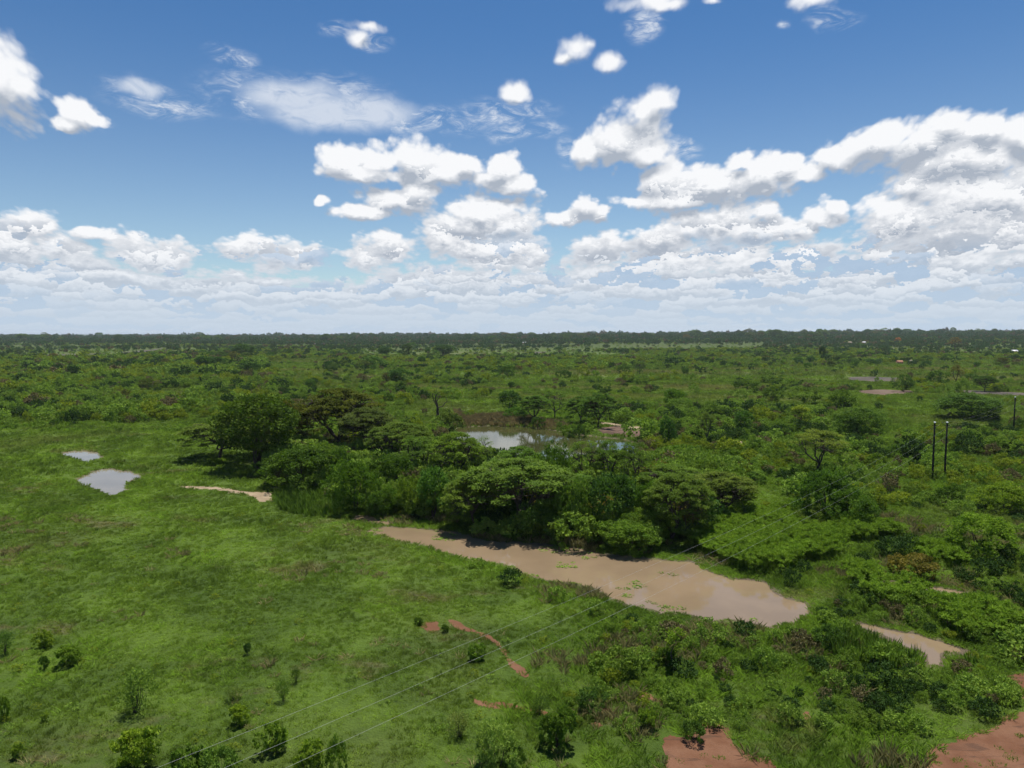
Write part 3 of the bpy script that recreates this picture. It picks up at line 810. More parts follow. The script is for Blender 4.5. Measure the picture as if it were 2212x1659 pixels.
CNT = {'tree': 0, 'bush': 0}
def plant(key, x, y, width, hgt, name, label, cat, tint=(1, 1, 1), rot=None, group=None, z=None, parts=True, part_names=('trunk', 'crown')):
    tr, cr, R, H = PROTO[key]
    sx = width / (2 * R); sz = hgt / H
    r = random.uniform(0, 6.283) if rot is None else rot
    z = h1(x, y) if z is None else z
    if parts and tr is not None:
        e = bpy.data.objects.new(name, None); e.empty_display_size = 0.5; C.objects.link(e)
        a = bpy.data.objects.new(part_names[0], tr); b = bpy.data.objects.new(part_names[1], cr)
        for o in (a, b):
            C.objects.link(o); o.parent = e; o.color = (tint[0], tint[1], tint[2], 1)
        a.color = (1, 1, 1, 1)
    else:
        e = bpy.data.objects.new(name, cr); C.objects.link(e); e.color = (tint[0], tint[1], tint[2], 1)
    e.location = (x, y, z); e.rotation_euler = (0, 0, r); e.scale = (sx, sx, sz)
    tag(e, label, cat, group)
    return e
def ppx(key, u, vb, wpx, hpx_, name, label, cat, tint=(1, 1, 1), rot=None, group=None, vis=None):
    """plant so that its foot is seen at (u, vb) and its outline spans wpx by hpx photo units"""
    x, y, z = at(u, vb)
    m = mpp(y); hpx = hpx_
    if key[:3] in ('aca', 'vin', 'big'): wpx *= 1.14
    return plant(key, x, y, wpx * m, hpx * m * 1.02, name, label, cat, tint, rot, group, z)
random.seed(4)
OCC = []        # (x, y, r) discs taken by the individually placed plants
def P(*a, **k):
    o = ppx(*a, **k)
    OCC.append((o.location.x, o.location.y, a[3] * mpp(o.location.y) * 0.45))
    return o

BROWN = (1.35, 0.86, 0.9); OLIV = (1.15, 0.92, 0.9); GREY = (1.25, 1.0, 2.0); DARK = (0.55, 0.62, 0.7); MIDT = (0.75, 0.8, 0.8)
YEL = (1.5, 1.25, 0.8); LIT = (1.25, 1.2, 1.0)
TR, BU = 'tree', 'bush'
GROVE = [
 # key, u, v_foot, width, height (photo units), name, tint, label, category
 ('big0', 556, 1014, 150, 158, 'shade_tree', (0.78,0.72,0.5), 'tallest dark shade tree at the left end of the grove, black beneath', TR),
 ('aca0', 474, 992, 150, 80, 'acacia_tree', (1.05,1.0,0.9), 'low spreading acacia leaning out left of the tall dark shade tree', TR),
 ('aca1', 600, 985, 110, 118, 'acacia_tree', (0.9,0.60,0.6), 'brown-topped acacia pressed against the right of the tall dark shade tree', TR),
 ('aca2', 740, 975, 165, 134, 'acacia_tree', (0.75,0.58,0.5), 'wide olive-brown acacia rising behind the grey-green one', TR),
 ('aca3', 784, 990, 130, 108, 'acacia_tree', (0.85,0.75,1.1), 'grey-green acacia with thick forked trunk in the left of the grove', TR),
 ('aca1', 868, 1010, 120, 98, 'acacia_tree', (0.95,0.95,0.9), 'mid green layered acacia right of the grey-green acacia', TR),
 ('tree1', 975, 945, 46, 58, 'slender_tree', (1.0,0.8,0.9), 'slender brownish tree at the left shore of the reservoir', TR),
 ('dead0', 945, 900, 40, 60, 'dead_tree', (1.2,1.0,0.9), 'nearly bare dark tree standing behind the grove left of the reservoir', TR),
 ('open0', 905, 1045, 110, 102, 'acacia_tree', (0.95,1.05,0.9), 'acacia with a dark open fork showing through its thin crown', TR),
 ('aca2', 983, 1052, 105, 118, 'acacia_tree', (1.2,1.22,0.9), 'bright domed acacia in front of the left end of the reservoir', TR),
 ('wisp0', 1040, 1025, 58, 84, 'wispy_tree', (1.35,1.25,1.9), 'wispy grey-leaved tree seen against the shining reservoir', TR),
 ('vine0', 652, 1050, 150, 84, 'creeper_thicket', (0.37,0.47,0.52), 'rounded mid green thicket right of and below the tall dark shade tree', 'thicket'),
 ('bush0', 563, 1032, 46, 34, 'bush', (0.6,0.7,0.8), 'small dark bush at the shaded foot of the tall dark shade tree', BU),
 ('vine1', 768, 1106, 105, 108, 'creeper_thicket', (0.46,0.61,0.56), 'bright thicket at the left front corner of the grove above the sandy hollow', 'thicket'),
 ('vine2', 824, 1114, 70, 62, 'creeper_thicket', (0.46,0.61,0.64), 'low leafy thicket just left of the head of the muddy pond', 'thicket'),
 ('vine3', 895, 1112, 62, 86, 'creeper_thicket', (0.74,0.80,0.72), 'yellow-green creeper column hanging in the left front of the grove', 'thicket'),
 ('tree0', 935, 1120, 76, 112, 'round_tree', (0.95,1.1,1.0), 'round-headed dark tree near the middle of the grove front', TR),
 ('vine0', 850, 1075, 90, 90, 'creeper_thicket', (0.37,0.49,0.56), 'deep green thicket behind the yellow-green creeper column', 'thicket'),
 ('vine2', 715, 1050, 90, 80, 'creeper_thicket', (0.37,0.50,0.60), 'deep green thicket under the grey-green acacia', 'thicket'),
 ('aca0', 1120, 1142, 215, 144, 'acacia_tree', (1.0,1.05,0.9), 'widest layered acacia at the centre of the grove front over the muddy pond', TR),
 ('aca3', 1030, 1138, 130, 108, 'acacia_tree', (1.12,1.1,0.9), 'acacia with low feathery boughs left of the widest acacia', TR),
 ('aca2', 1118, 1078, 110, 112, 'acacia_tree', (0.95,1.1,1.0), 'flat acacia crown cutting into the lower edge of the reservoir', TR),
 ('vine3', 1192, 1085, 72, 128, 'vine_tree', (0.53,0.68,0.64), 'yellow-green upright tree right of the flat crown below the reservoir', TR),
 ('open1', 1266, 1065, 84, 112, 'acacia_tree', (1.0,1.05,0.9), 'open acacia with thin dark limbs below the right part of the reservoir', TR),
 ('open2', 1318, 1072, 80, 120, 'acacia_tree', (0.95,1.05,1.0), 'open acacia with a dark forked limb right of centre in the grove', TR),
 ('open0', 1368, 1080, 92, 124, 'acacia_tree', (1.0,1.05,0.95), 'open acacia with long leaning limbs below the earth dam', TR),
 ('aca1', 1235, 1120, 130, 92, 'acacia_tree', (0.9,1.05,0.9), 'flat green acacia between the widest acacia and the dark vine-hung tree', TR),
 ('vine1', 1244, 1162, 88, 124, 'vine_tree', (0.59,0.72,0.88), 'pale-leaved creeper-covered tree right of the widest acacia', TR),
 ('tree2', 1322, 1160, 104, 138, 'vine_tree', (0.62,0.7,0.75), 'dark vine-hung tree in the right half of the grove front', TR),
 ('vine0', 1358, 1192, 112, 64, 'bush', (0.63,0.76,0.80), 'broad light-leaved bush at the water edge in front of the dark vine-hung tree', BU),
 ('aca3', 1448, 1165, 150, 140, 'acacia_tree', (1.0,1.0,0.9), 'large acacia with a long slanting bough at the right end of the grove', TR),
 ('aca0', 1560, 1120, 130, 96, 'acacia_tree', (1.05,0.95,0.85), 'outermost flat acacia at the right end of the grove over green grass', TR),
 ('vine2', 1396, 1150, 72, 112, 'vine_tree', (0.44,0.61,0.64), 'green creeper column between the dark vine-hung tree and the slanting bough', TR),
 ('tree0', 1520, 1152, 84, 82, 'round_tree', (0.5,0.6,0.7), 'dark round tree under the outermost flat acacia', TR),
 ('aca2', 1455, 1088, 135, 84, 'acacia_tree', (1.05,1.1,0.9), 'flat acacia standing behind the slanting bough', TR),
 ('vine1', 1465, 1004, 82, 42, 'bush', (0.50,0.68,0.64), 'bright bush right of the dam behind the grove', BU),
 ('tree1', 1440, 974, 34, 74, 'round_tree', (0.6,0.75,0.8), 'narrow dark tree at the right end of the earth dam', TR),
 ('tree2', 1101, 893, 50, 48, 'round_tree', (0.75,0.8,0.95), 'rounded dark tree on the far shore of the reservoir', TR),
 ('aca1', 1150, 914, 62, 56, 'acacia_tree', (0.85,1.0,1.0), 'left one of the acacias standing on the far shore', TR),
 ('open1', 1197, 905, 62, 62, 'acacia_tree', (0.9,1.0,0.95), 'slim acacia with bare forked trunk on the far shore of the reservoir', TR),
 ('aca3', 1292, 926, 82, 76, 'acacia_tree', (0.8,0.95,0.95), 'tallest acacia on the dam above the reservoir', TR),
 ('aca2', 1256, 915, 62, 58, 'acacia_tree', (0.85,1.0,0.9), 'acacia between the slim one and the tallest one on the dam', TR),
 ('bush2', 1228, 938, 56, 46, 'bush', (0.75,0.8,0.8), 'greyish bush hanging over the far bank of the reservoir', BU),
 ('bush3', 1254, 944, 34, 34, 'bush', (0.6,0.7,0.7), 'small dark bush at the water right of the greyish bank bush', BU),
 ('bush1', 1348, 920, 34, 26, 'bush', (0.8,0.85,0.8), 'lone small bush beside the sandy dam path', BU),
 ('bush0', 1160, 925, 40, 26, 'bush', (0.55,0.65,0.7), 'low dark bush in the shade of the far-shore acacias', BU),
 ('vine3', 1118, 905, 44, 26, 'bush', (0.41,0.61,0.64), 'low bright bush left of the far-shore acacias', BU),
]
RIGHT = [
 ('open2', 1528, 957, 44, 66, 'acacia_tree', (1.0,0.95,0.95), 'slim acacia with bare lower trunk right of the dam path', TR),
 ('tree0', 1604, 938, 46, 50, 'round_tree', (0.75,0.85,0.9), 'dark upright bush in the grass above the short sandy strip', BU),
 ('bush1', 1543, 905, 46, 30, 'bush', (0.8,0.85,0.8), 'low dark bush behind the slim acacia right of the dam', BU),
 ('slim0', 1726, 928, 40, 54, 'small_tree', (1.05,0.95,0.9), 'yellow-green bushy tree taller than the bushes round it, right of centre', TR),
 ('bush2', 1697, 918, 40, 30, 'bush', (1.0,0.95,0.9), 'small bush at the left foot of the yellow-green bushy tree', BU),
 ('big1', 1851, 953, 92, 72, 'round_tree', (1.1,1.05,1.0), 'big dark rounded tree left of the two bare poles', TR),
 ('bush3', 1814, 890, 76, 48, 'bush', (0.85,0.9,0.8), 'large bush behind the big dark rounded tree', BU),
 ('bush4', 1740, 872, 72, 34, 'bush', (0.85,0.85,0.8), 'wide bush on the tan grass right of centre', BU),
 ('bush0', 1664, 868, 56, 34, 'bush', (0.75,0.8,0.75), 'dark bush left of the wide bush on the tan grass', BU),
 ('bush1', 1610, 848, 52, 28, 'bush', (0.65,0.72,0.7), 'dark low bush at the top left of the tan grass', BU),
 ('bush2', 1668, 828, 60, 24, 'bush', (0.7,0.75,0.7), 'flat dark bush below the green pasture on the right', BU),
 ('bush3', 1618, 886, 46, 22, 'bush', (0.75,0.8,0.7), 'low bush in the middle of the tan grass', BU),
 ('big2', 2101, 906, 112, 54, 'large_bush', (0.9,0.9,0.95), 'largest dark bush standing on the shaded pasture left of the far pole', BU),
 ('bush4', 1951, 846, 48, 36, 'bush', (0.6,0.7,0.75), 'dark bush between the reddish field and the black ploughed strip', BU),
 ('bush0', 2021, 832, 54, 32, 'bush', (0.62,0.72,0.7), 'dark bush above the black ploughed strip', BU),
 ('open0', 2064, 831, 30, 42, 'tree_bare', (1.3,0.8,1.0), 'half bare brownish tree above the black ploughed strip', TR),
 ('bush1', 2100, 824, 34, 16, 'bush', (0.6,0.7,0.7), 'flat dark bush right of the half bare brownish tree', BU),
 ('aca0', 2126, 846, 40, 34, 'acacia_tree', (0.62,0.75,0.8), 'small dark acacia at the end of the black ploughed strip', TR),
 ('bush3', 2160, 846, 34, 16, 'bush', (0.75,0.8,0.75), 'low bush beside the small dark acacia', BU),
 ('open0', 1764, 1018, 138, 88, 'umbrella_acacia', (1.35,1.15,0.95), 'umbrella acacia with two bare leaning stems standing alone on the right', TR),
 ('vine0', 1782, 1128, 108, 112, 'round_tree', (0.42,0.58,0.7), 'big dark leafy tree in front of the umbrella acacia', TR),
 ('vine3', 1846, 1142, 86, 92, 'round_tree', (0.45,0.60,0.72), 'dark leafy tree joined to the right of the big dark leafy tree', TR),
 ('bush4', 1765, 1140, 90, 46, 'bush', (0.8,0.75,0.8), 'brownish bush at the foot of the big dark leafy tree', BU),
 ('bush0', 2046, 1090, 76, 48, 'bush', (0.7,0.8,0.75), 'rounded bush growing at the foot of the two bare poles', BU),
 ('vine1', 2172, 1104, 110, 58, 'bush', (0.85,0.9,0.7), 'bright yellow-green bush at the right edge above the larger one', BU),
 ('vine2', 2120, 1200, 150, 92, 'creeper_thicket', (0.75,0.88,0.75), 'largest bright thicket near the right edge below the poles', 'thicket'),
 ('vine3', 2060, 1196, 50, 36, 'bush', (0.7,0.85,0.8), 'small bush left of the largest bright thicket', BU),
 ('bush1', 2160, 980, 62, 36, 'bush', (1.0,1.05,0.9), 'leafy bush below the far pole at the right edge', BU),
 ('bush2', 1968, 1070, 46, 36, 'bush', (0.95,0.95,0.85), 'bush left of the rounded bush under the poles', BU),
 ('bush3', 1935, 988, 54, 28, 'bush', (0.75,0.85,0.85), 'dark bush left of the foot of the poles beyond the weeds', BU),
 ('bush4', 1978, 985, 50, 26, 'bush', (0.9,0.9,0.8), 'bush touching the left pole half way up', BU),
 ('bush0', 1634, 1043, 64, 26, 'bush', (0.75,0.85,0.8), 'low dark bush between the grove and the umbrella acacia', BU),
 ('bush1', 1577, 994, 50, 26, 'bush', (0.85,0.9,0.8), 'bush under the short sandy strip', BU),
 ('tree1', 1610, 964, 26, 24, 'bush', (0.7,0.75,0.7), 'little dark bush right beside the short sandy strip', BU),
 ('bush2', 2030, 934, 66, 30, 'bush', (0.7,0.62,0.75), 'dull brownish bush behind the tops of the two bare poles', BU),
 ('bush3', 2196, 932, 46, 28, 'bush', (0.55,0.62,0.7), 'dark bush at the foot of the far pole', BU),
 ('tree2', 1775, 783, 12, 34, 'tall_narrow_tree', (0.5,0.55,0.7), 'thin dark tree taller than all round it on the far right plain', TR),
 ('bush4', 1690, 1000, 44, 28, 'bush', (0.9,0.9,0.8), 'bush left of the umbrella acacia', BU),
 ('bush0', 1870, 975, 46, 26, 'bush', (0.9,0.95,0.85), 'bush right of the foot of the big dark rounded tree', BU),
 ('bush1', 1500, 1050, 60, 40, 'bush', (0.9,0.95,0.85), 'leafy bush behind the outermost flat acacia', BU),
 ('bush2', 1920, 1050, 40, 28, 'bush', (1.1,1.05,0.8), 'yellowish bush right of the umbrella acacia', BU),
 ('bush3', 1895, 1010, 56, 32, 'bush', (0.95,0.95,0.8), 'bush between the umbrella acacia and the poles', BU),
 ('bush4', 2080, 1030, 60, 34, 'bush', (1.15,1.05,0.75), 'yellow-green bush right of the two bare poles', BU),
 ('bush0', 2010, 1035, 40, 26, 'bush', (1.1,1.05,0.8), 'yellow-green weed bush just left of the two bare poles', BU),
]
LEFT = [
 ('tree2', 161, 824, 30, 33, 'round_tree', (0.4,0.48,0.6), 'lone nearly black tree on the far left plain', TR),
 ('bush4', 321, 842, 44, 24, 'bush', (0.7,0.62,0.7), 'dark brownish bush on the left plain', BU),
 ('bush0', 494, 864, 54, 29, 'bush', (0.5,0.6,0.65), 'dark bush left of and above the tall dark shade tree', BU),
 ('tree0', 436, 796, 30, 26, 'round_tree', (0.5,0.6,0.65), 'left one of the two dark round trees side by side on the far plain', TR),
 ('big0', 462, 796, 40, 25, 'round_tree', (0.65,0.75,0.8), 'right one of the two dark round trees side by side on the far plain', TR),
 ('open2', 505, 791, 26, 31, 'tree_bare', (1.0,0.66,0.8), 'thin brownish tree beside a pale field on the far left plain', TR),
 ('big2', 528, 774, 40, 30, 'round_tree', (0.7,0.75,0.95), 'large grey-green tree behind the thin brownish tree', TR),
 ('tree1', 541, 812, 44, 31, 'round_tree', (0.5,0.58,0.65), 'dark tree in front of the large grey-green tree', TR),
 ('bush2', 558, 831, 34, 17, 'bush', (0.48,0.56,0.6), 'low dark bush below the dark tree', BU),
 ('bush3', 268, 866, 44, 25, 'bush', (0.85,0.62,0.8), 'rust-brown bush among green scrub on the left', BU),
 ('bush4', 188, 876, 52, 26, 'bush', (0.6,0.7,0.65), 'dark bush left of the rust-brown bush', BU),
 ('bush0', 143, 912, 44, 24, 'bush', (0.65,0.75,0.65), 'bush at the lower edge of the left scrub', BU),
 ('bush1', 118, 920, 22, 14, 'bush', (0.5,0.6,0.6), 'tiny dark bush at the front of the left scrub', BU),
 ('bush2', 310, 911, 40, 20, 'bush', (0.65,0.75,0.65), 'bush at the front of the scrub above the far puddle', BU),
 ('tree0', 678, 834, 20, 18, 'bush', (0.45,0.52,0.6), 'small dark bush on pale grass beyond the grove', BU),
 ('open0', 258, 791, 18, 16, 'tree_bare', (1.1,0.7,0.9), 'small round brownish tree on the far left plain', TR),
 ('bush3', 243, 842, 20, 17, 'bush', (0.45,0.5,0.6), 'small blackish bush behind the rust-brown bush', BU),
 ('bush4', 12, 810, 30, 16, 'bush', (0.4,0.5,0.6), 'dark bush at the left edge of the plain', BU),
 ('bush1', 1221, 817, 33, 17, 'box_bush', (0.42,0.52,0.55), 'square dark bush on bright grass beyond the reservoir', BU),
 ('bush2', 1307, 850, 42, 25, 'bush', (0.48,0.58,0.65), 'dark round bush beyond the reservoir acacias', BU),
 ('open1', 1382, 812, 32, 31, 'acacia_tree', (0.8,0.85,0.95), 'greyish umbrella tree on the bright plain beyond the dam', TR),
 ('bush3', 1348, 808, 34, 22, 'bush', (0.7,0.8,0.7), 'bush touching the greyish umbrella tree', BU),
 ('big1', 957, 769, 46, 24, 'round_tree', (0.6,0.65,0.75), 'broad dark tree on the far plain above the grove', TR),
 ('tree2', 881, 772, 24, 28, 'round_tree', (0.8,0.7,0.9), 'grey-brown tree left of the broad dark tree', TR),
 ('vine1', 1454, 880, 46, 40, 'bush', (0.55,0.72,0.7), 'large green bush on the plain above the narrow dam tree', BU),
 ('bush4', 1386, 832, 40, 18, 'bush', (0.8,0.85,0.8), 'low bush below the greyish umbrella tree', BU),
 ('bush0', 1092, 814, 44, 25, 'bush', (0.6,0.72,0.7), 'twin-topped bush on the plain beyond the reservoir', BU),
 ('tree1', 868, 849, 14, 24, 'small_tree', (0.4,0.5,0.55), 'narrow dark tree above the left of the reservoir', TR),
 ('tree0', 1104, 840, 16, 15, 'small_tree', (0.45,0.55,0.6), 'little pointed dark tree on bright grass beyond the reservoir', TR),
 ('bush1', 1056, 851, 18, 12, 'bush', (0.55,0.6,0.65), 'tiny dark bush above the far shore', BU),
 ('bush2', 908, 826, 22, 18, 'bush', (0.55,0.65,0.65), 'dark small bush up the slope from the dead tree', BU),
 ('open2', 860, 830, 34, 20, 'acacia_tree', (0.7,0.7,0.8), 'low dark acacia left of the dark small bush', TR),
 ('bush3', 838, 868, 32, 18, 'bush', (0.6,0.7,0.65), 'bush behind the olive-brown acacia', BU),
 ('tree2', 920, 731, 10, 12, 'horizon_tree', (0.5,0.55,0.8), 'tallest tree on the skyline near the middle', TR),
 ('open2', 1939, 742, 12, 13, 'tree_orange', (4.2,1.0,0.9), 'small orange-leaved tree on the right skyline', TR),
 ('open0', 2064, 757, 28, 28, 'tree_bare', (1.5,0.75,1.3), 'reddish-brown bare tree on the far right', TR),
]
FRONT = [
 ('thin0', 12, 1414, 44, 54, 'bush', (0.55,0.7,0.8), 'dark shrub cut by the left edge of the photo', BU),
 ('shrub0', 96, 1400, 34, 40, 'shrub', (1.0,1.0,0.9), 'yellow-green shrub upper one of the pair near the left edge', 'shrub'),
 ('shrub1', 148, 1437, 50, 46, 'shrub', (0.8,0.9,0.9), 'rounded yellow-green shrub lower one of the pair near the left edge', 'shrub'),
 ('shrub2', 98, 1446, 26, 30, 'shrub', (0.45,0.6,0.8), 'small dark shrub between the two yellow-green shrubs', 'shrub'),
 ('tree0', 534, 1415, 17, 26, 'shrub', (0.4,0.5,0.6), 'tiny dark pointed shrub alone in the lawn', 'shrub'),
 ('thin0', 292, 1540, 94, 98, 'thin_bush', (0.95,1.0,0.95), 'see-through twiggy bush in the lower left lawn', BU),
 ('shrub3', 296, 1653, 98, 86, 'leafy_shrub', (1.05,1.08,0.9), 'largest bright yellow-green shrub in the lower left', 'shrub'),
 ('shrub1', 517, 1566, 40, 46, 'shrub', (1.15,1.15,0.9), 'bright leafy shrub left of the power lines', 'shrub'),
 ('shrub0', 594, 1624, 58, 68, 'shrub', (0.85,0.95,0.9), 'dense shrub crossed by the upper power line', 'shrub'),
 ('thin1', 612, 1515, 30, 52, 'twiggy_shrub', (0.8,0.9,0.9), 'thin twiggy shrub above the upper power line', 'shrub'),
 ('thin0', 640, 1476, 22, 36, 'twiggy_shrub', (0.6,0.65,0.8), 'small dark twiggy shrub above the thin twiggy shrub', 'shrub'),
 ('shrub2', 12, 1554, 34, 52, 'shrub', (0.85,0.95,0.9), 'shrub at the very left edge low down', 'shrub'),
 ('shrub3', 97, 1559, 17, 22, 'shrub', (1.25,1.25,1.4), 'tiny pale green shrub in the lower left lawn', 'shrub'),
 ('shrub0', 408, 1685, 70, 80, 'shrub', (0.6,0.72,0.8), 'dark shrub cut by the bottom edge right of the largest yellow-green one', 'shrub'),
 ('bush1', 480, 1690, 80, 80, 'shrub', (0.8,0.9,0.9), 'green shrub cut by the bottom edge under the upper power line', 'shrub'),
 ('shrub1', 665, 1690, 70, 90, 'shrub', (0.95,1.0,0.9), 'yellow-green shrub cut by the bottom edge between two power lines', 'shrub'),
 ('bush3', 722, 1680, 60, 96, 'shrub', (1.0,1.05,0.9), 'taller green shrub cut by the bottom edge by the lowest power line', 'shrub'),
 ('shrub2', 36, 1640, 34, 34, 'shrub', (0.85,0.9,0.9), 'small shrub in the bottom left corner', 'shrub'),
 ('thin1', 505, 1512, 36, 30, 'twiggy_shrub', (0.75,0.7,0.8), 'low dark twiggy shrub above the bright leafy shrub', 'shrub'),
 ('vine2', 1075, 1660, 106, 108, 'leafy_bush', (1.15,1.2,2.0), 'tall pale-leaved bush at the bottom centre, brightest of all', BU),
 ('bush0', 1118, 1668, 60, 56, 'bush', (0.7,0.8,0.8), 'dark bush tucked against the right of the pale-leaved bush', BU),
 ('shrub1', 1205, 1614, 80, 92, 'shrub', (0.6,0.72,0.8), 'dark green bush right of the pale-leaved bush', 'shrub'),
 ('bush4', 1276, 1536, 74, 50, 'bush', (0.5,0.62,0.75), 'low dense dark bush left of the lower right weeds', BU),
 ('thin1', 1166, 1545, 34, 46, 'twiggy_shrub', (0.6,0.65,0.8), 'dark twiggy shrub at the end of the lowest red path', 'shrub'),
 ('slim1', 1458, 1448, 44, 92, 'sapling', (0.9,0.95,0.9), 'slim sapling with pale umbrella crown below the muddy pond', TR),
 ('shrub2', 1440, 1440, 60, 44, 'shrub', (0.5,0.6,0.7), 'dark shrub at the foot of the slim sapling', 'shrub'),
 ('shrub3', 1396, 1574, 44, 46, 'shrub', (0.9,1.0,0.9), 'bright bush above the left red patch', 'shrub'),
 ('thin0', 994, 1592, 62, 56, 'grey_bush', (1.3,1.05,1.7), 'greyish dry bush left of the pale-leaved bush', BU),
 ('shrub0', 1028, 1425, 40, 36, 'shrub', (0.7,0.85,0.85), 'shrub beside the winding red path', 'shrub'),
 ('shrub1', 962, 1366, 17, 18, 'shrub', (0.4,0.52,0.6), 'tiny dark shrub between the two red path ends', 'shrub'),
 ('shrub2', 906, 1350, 26, 16, 'shrub', (0.5,0.62,0.7), 'low dark shrub at the head of the winding red path', 'shrub'),
 ('bush1', 1500, 1600, 50, 44, 'bush', (0.6,0.7,0.8), 'dark clump at the left of the large red patch', BU),
]
random.seed(11)
for L in (GROVE, RIGHT, LEFT, FRONT):
    for (key, u, v, w_, h_, nm, ti, lab, cat) in L:
        if nm == 'tree_bare': nm = 'half_bare_tree'
        if nm == 'tree_orange': nm = 'orange_tree'
        P(key, u, v, w_, h_, nm, lab, cat, ti)

# ------------------------------------------------------------------ poles and wires
M_POLE = mat_simple('creosoted_wood', (0.012, 0.011, 0.010), (0.030, 0.026, 0.022), 9.0, 0.8, 0.2)
M_CAP = mat_simple('white_porcelain', (0.72, 0.74, 0.76), (0.82, 0.84, 0.85), 9.0, 0.25, 0.5, 0.0)
M_WIRE = mat_simple('aluminium_wire', (0.34, 0.34, 0.33), (0.42, 0.42, 0.41), 3.0, 0.45, 0.6, 0.0)
TH = 0.8657895; WD = (math.cos(TH), math.sin(TH)); WN = (math.sin(TH), -math.cos(TH))
def pole(x, y, H, lean, label):
    e = bpy.data.objects.new('power_pole', None); C.objects.link(e); z = h1(x, y); e.location = (x, y, z)
    pts = [(lean * t, 0, t * H) for t in (-0.03, 0.3, 0.6, 1.0)]
    v, f = tube(pts, [0.185, 0.17, 0.155, 0.135], 14)
    top = np.array([[0, 0, 0]]) ; n = len(v)
    v = np.concatenate([v, [pts[-1]]]); cap = np.array([[n - 14 + q, n - 14 + (q + 1) % 14, n] for q in range(14)])
    s = link('shaft', mesh_np('shaft', v, [f, cap], [M_POLE], smooth=False), e)
    # crossarm stub and its brace
    A = Acc(); c = np.array(pts[-1]) - np.array([0, 0, 0.42])
    a = c - np.array([WN[0], WN[1], 0]) * 0.5; b = c + np.array([WN[0], WN[1], 0]) * 0.5
    v, f = tube([a, (a + b) / 2, b], [0.05] * 3, 6); A.add(v, f)
    v, f = tube([a + (b - a) * 0.15, c - np.array([0, 0, 0.7])], [0.02] * 2, 5); A.add(v, f)
    v, f = tube([a + (b - a) * 0.85, c - np.array([0, 0, 0.7])], [0.02] * 2, 5); A.add(v, f)
    link('crossarm', mesh_np('crossarm', *A.out(), [M_POLE]), e)
    prof = [(0.0, 0.0), (0.10, 0.0), (0.17, 0.04), (0.10, 0.08), (0.21, 0.12), (0.22, 0.16), (0.12, 0.21), (0.05, 0.25), (0.0, 0.26)]
    V = []; 
    for (r, zz) in prof:
        for q in range(14): V.append((pts[-1][0] + max(r, 0.002) * math.cos(q * 6.2832 / 14), max(r, 0.002) * math.sin(q * 6.2832 / 14), H + 0.003 + zz))
    F = [(i * 14 + q, i * 14 + (q + 1) % 14, (i + 1) * 14 + (q + 1) % 14, (i + 1) * 14 + q) for i in range(len(prof) - 1) for q in range(14)]
    link('insulator', mesh_np('insulator', np.array(V), np.array(F), [M_CAP], smooth=True), e)
    tag(e, label, 'utility pole')
    return e
EX, EY, EZ = 76.2, 129.5, 10.458
pole(74.9, EY, EZ - 0.05 - h1(EX, EY), 0.06, 'left one of the two tall dark power poles standing close together')
pole(77.6, 130.4, EZ - 0.15 - h1(EX + 2.3, EY), 0.10, 'right one of the two tall dark power poles standing close together')
fx, fy, fz = at(2189, 938)
pole(fx, fy, 80 * mpp(fy), 0.05, 'single dark power pole far off at the right edge of the photo')
for w_, (o_, lb) in enumerate([(0.0, 'uppermost of the three thin power lines crossing the lawn'), (1.72, 'middle one of the three thin power lines crossing the lawn'), (3.3, 'lowest of the three thin power lines crossing the lawn')]):
    pts = []
    for t in np.linspace(0, 192, 90):
        pts.append((EX - t * WD[0] + o_ * WN[0], EY - t * WD[1] + o_ * WN[1], EZ - 0.04084 * t + 0.0003087 * t * t))
    far_ = []
    ex, ey = fx + o_ * WN[0], fy + o_ * WN[1]
    D = math.hypot(ex - pts[0][0], ey - pts[0][1])
    for q in np.linspace(0, 1, 24)[1:]:
        far_.append((pts[0][0] + (ex - pts[0][0]) * q, pts[0][1] + (ey - pts[0][1]) * q, pts[0][2] + (fz + 80 * mpp(fy) - pts[0][2]) * q - 4 * 1.1 * q * (1 - q)))
    allp = far_[::-1] + pts
    v, f = tube(allp, [0.0038] * len(allp), 5)
    tag(link('power_line', mesh_np('power_line', v, f, [M_WIRE], smooth=True)), lb, 'power line')

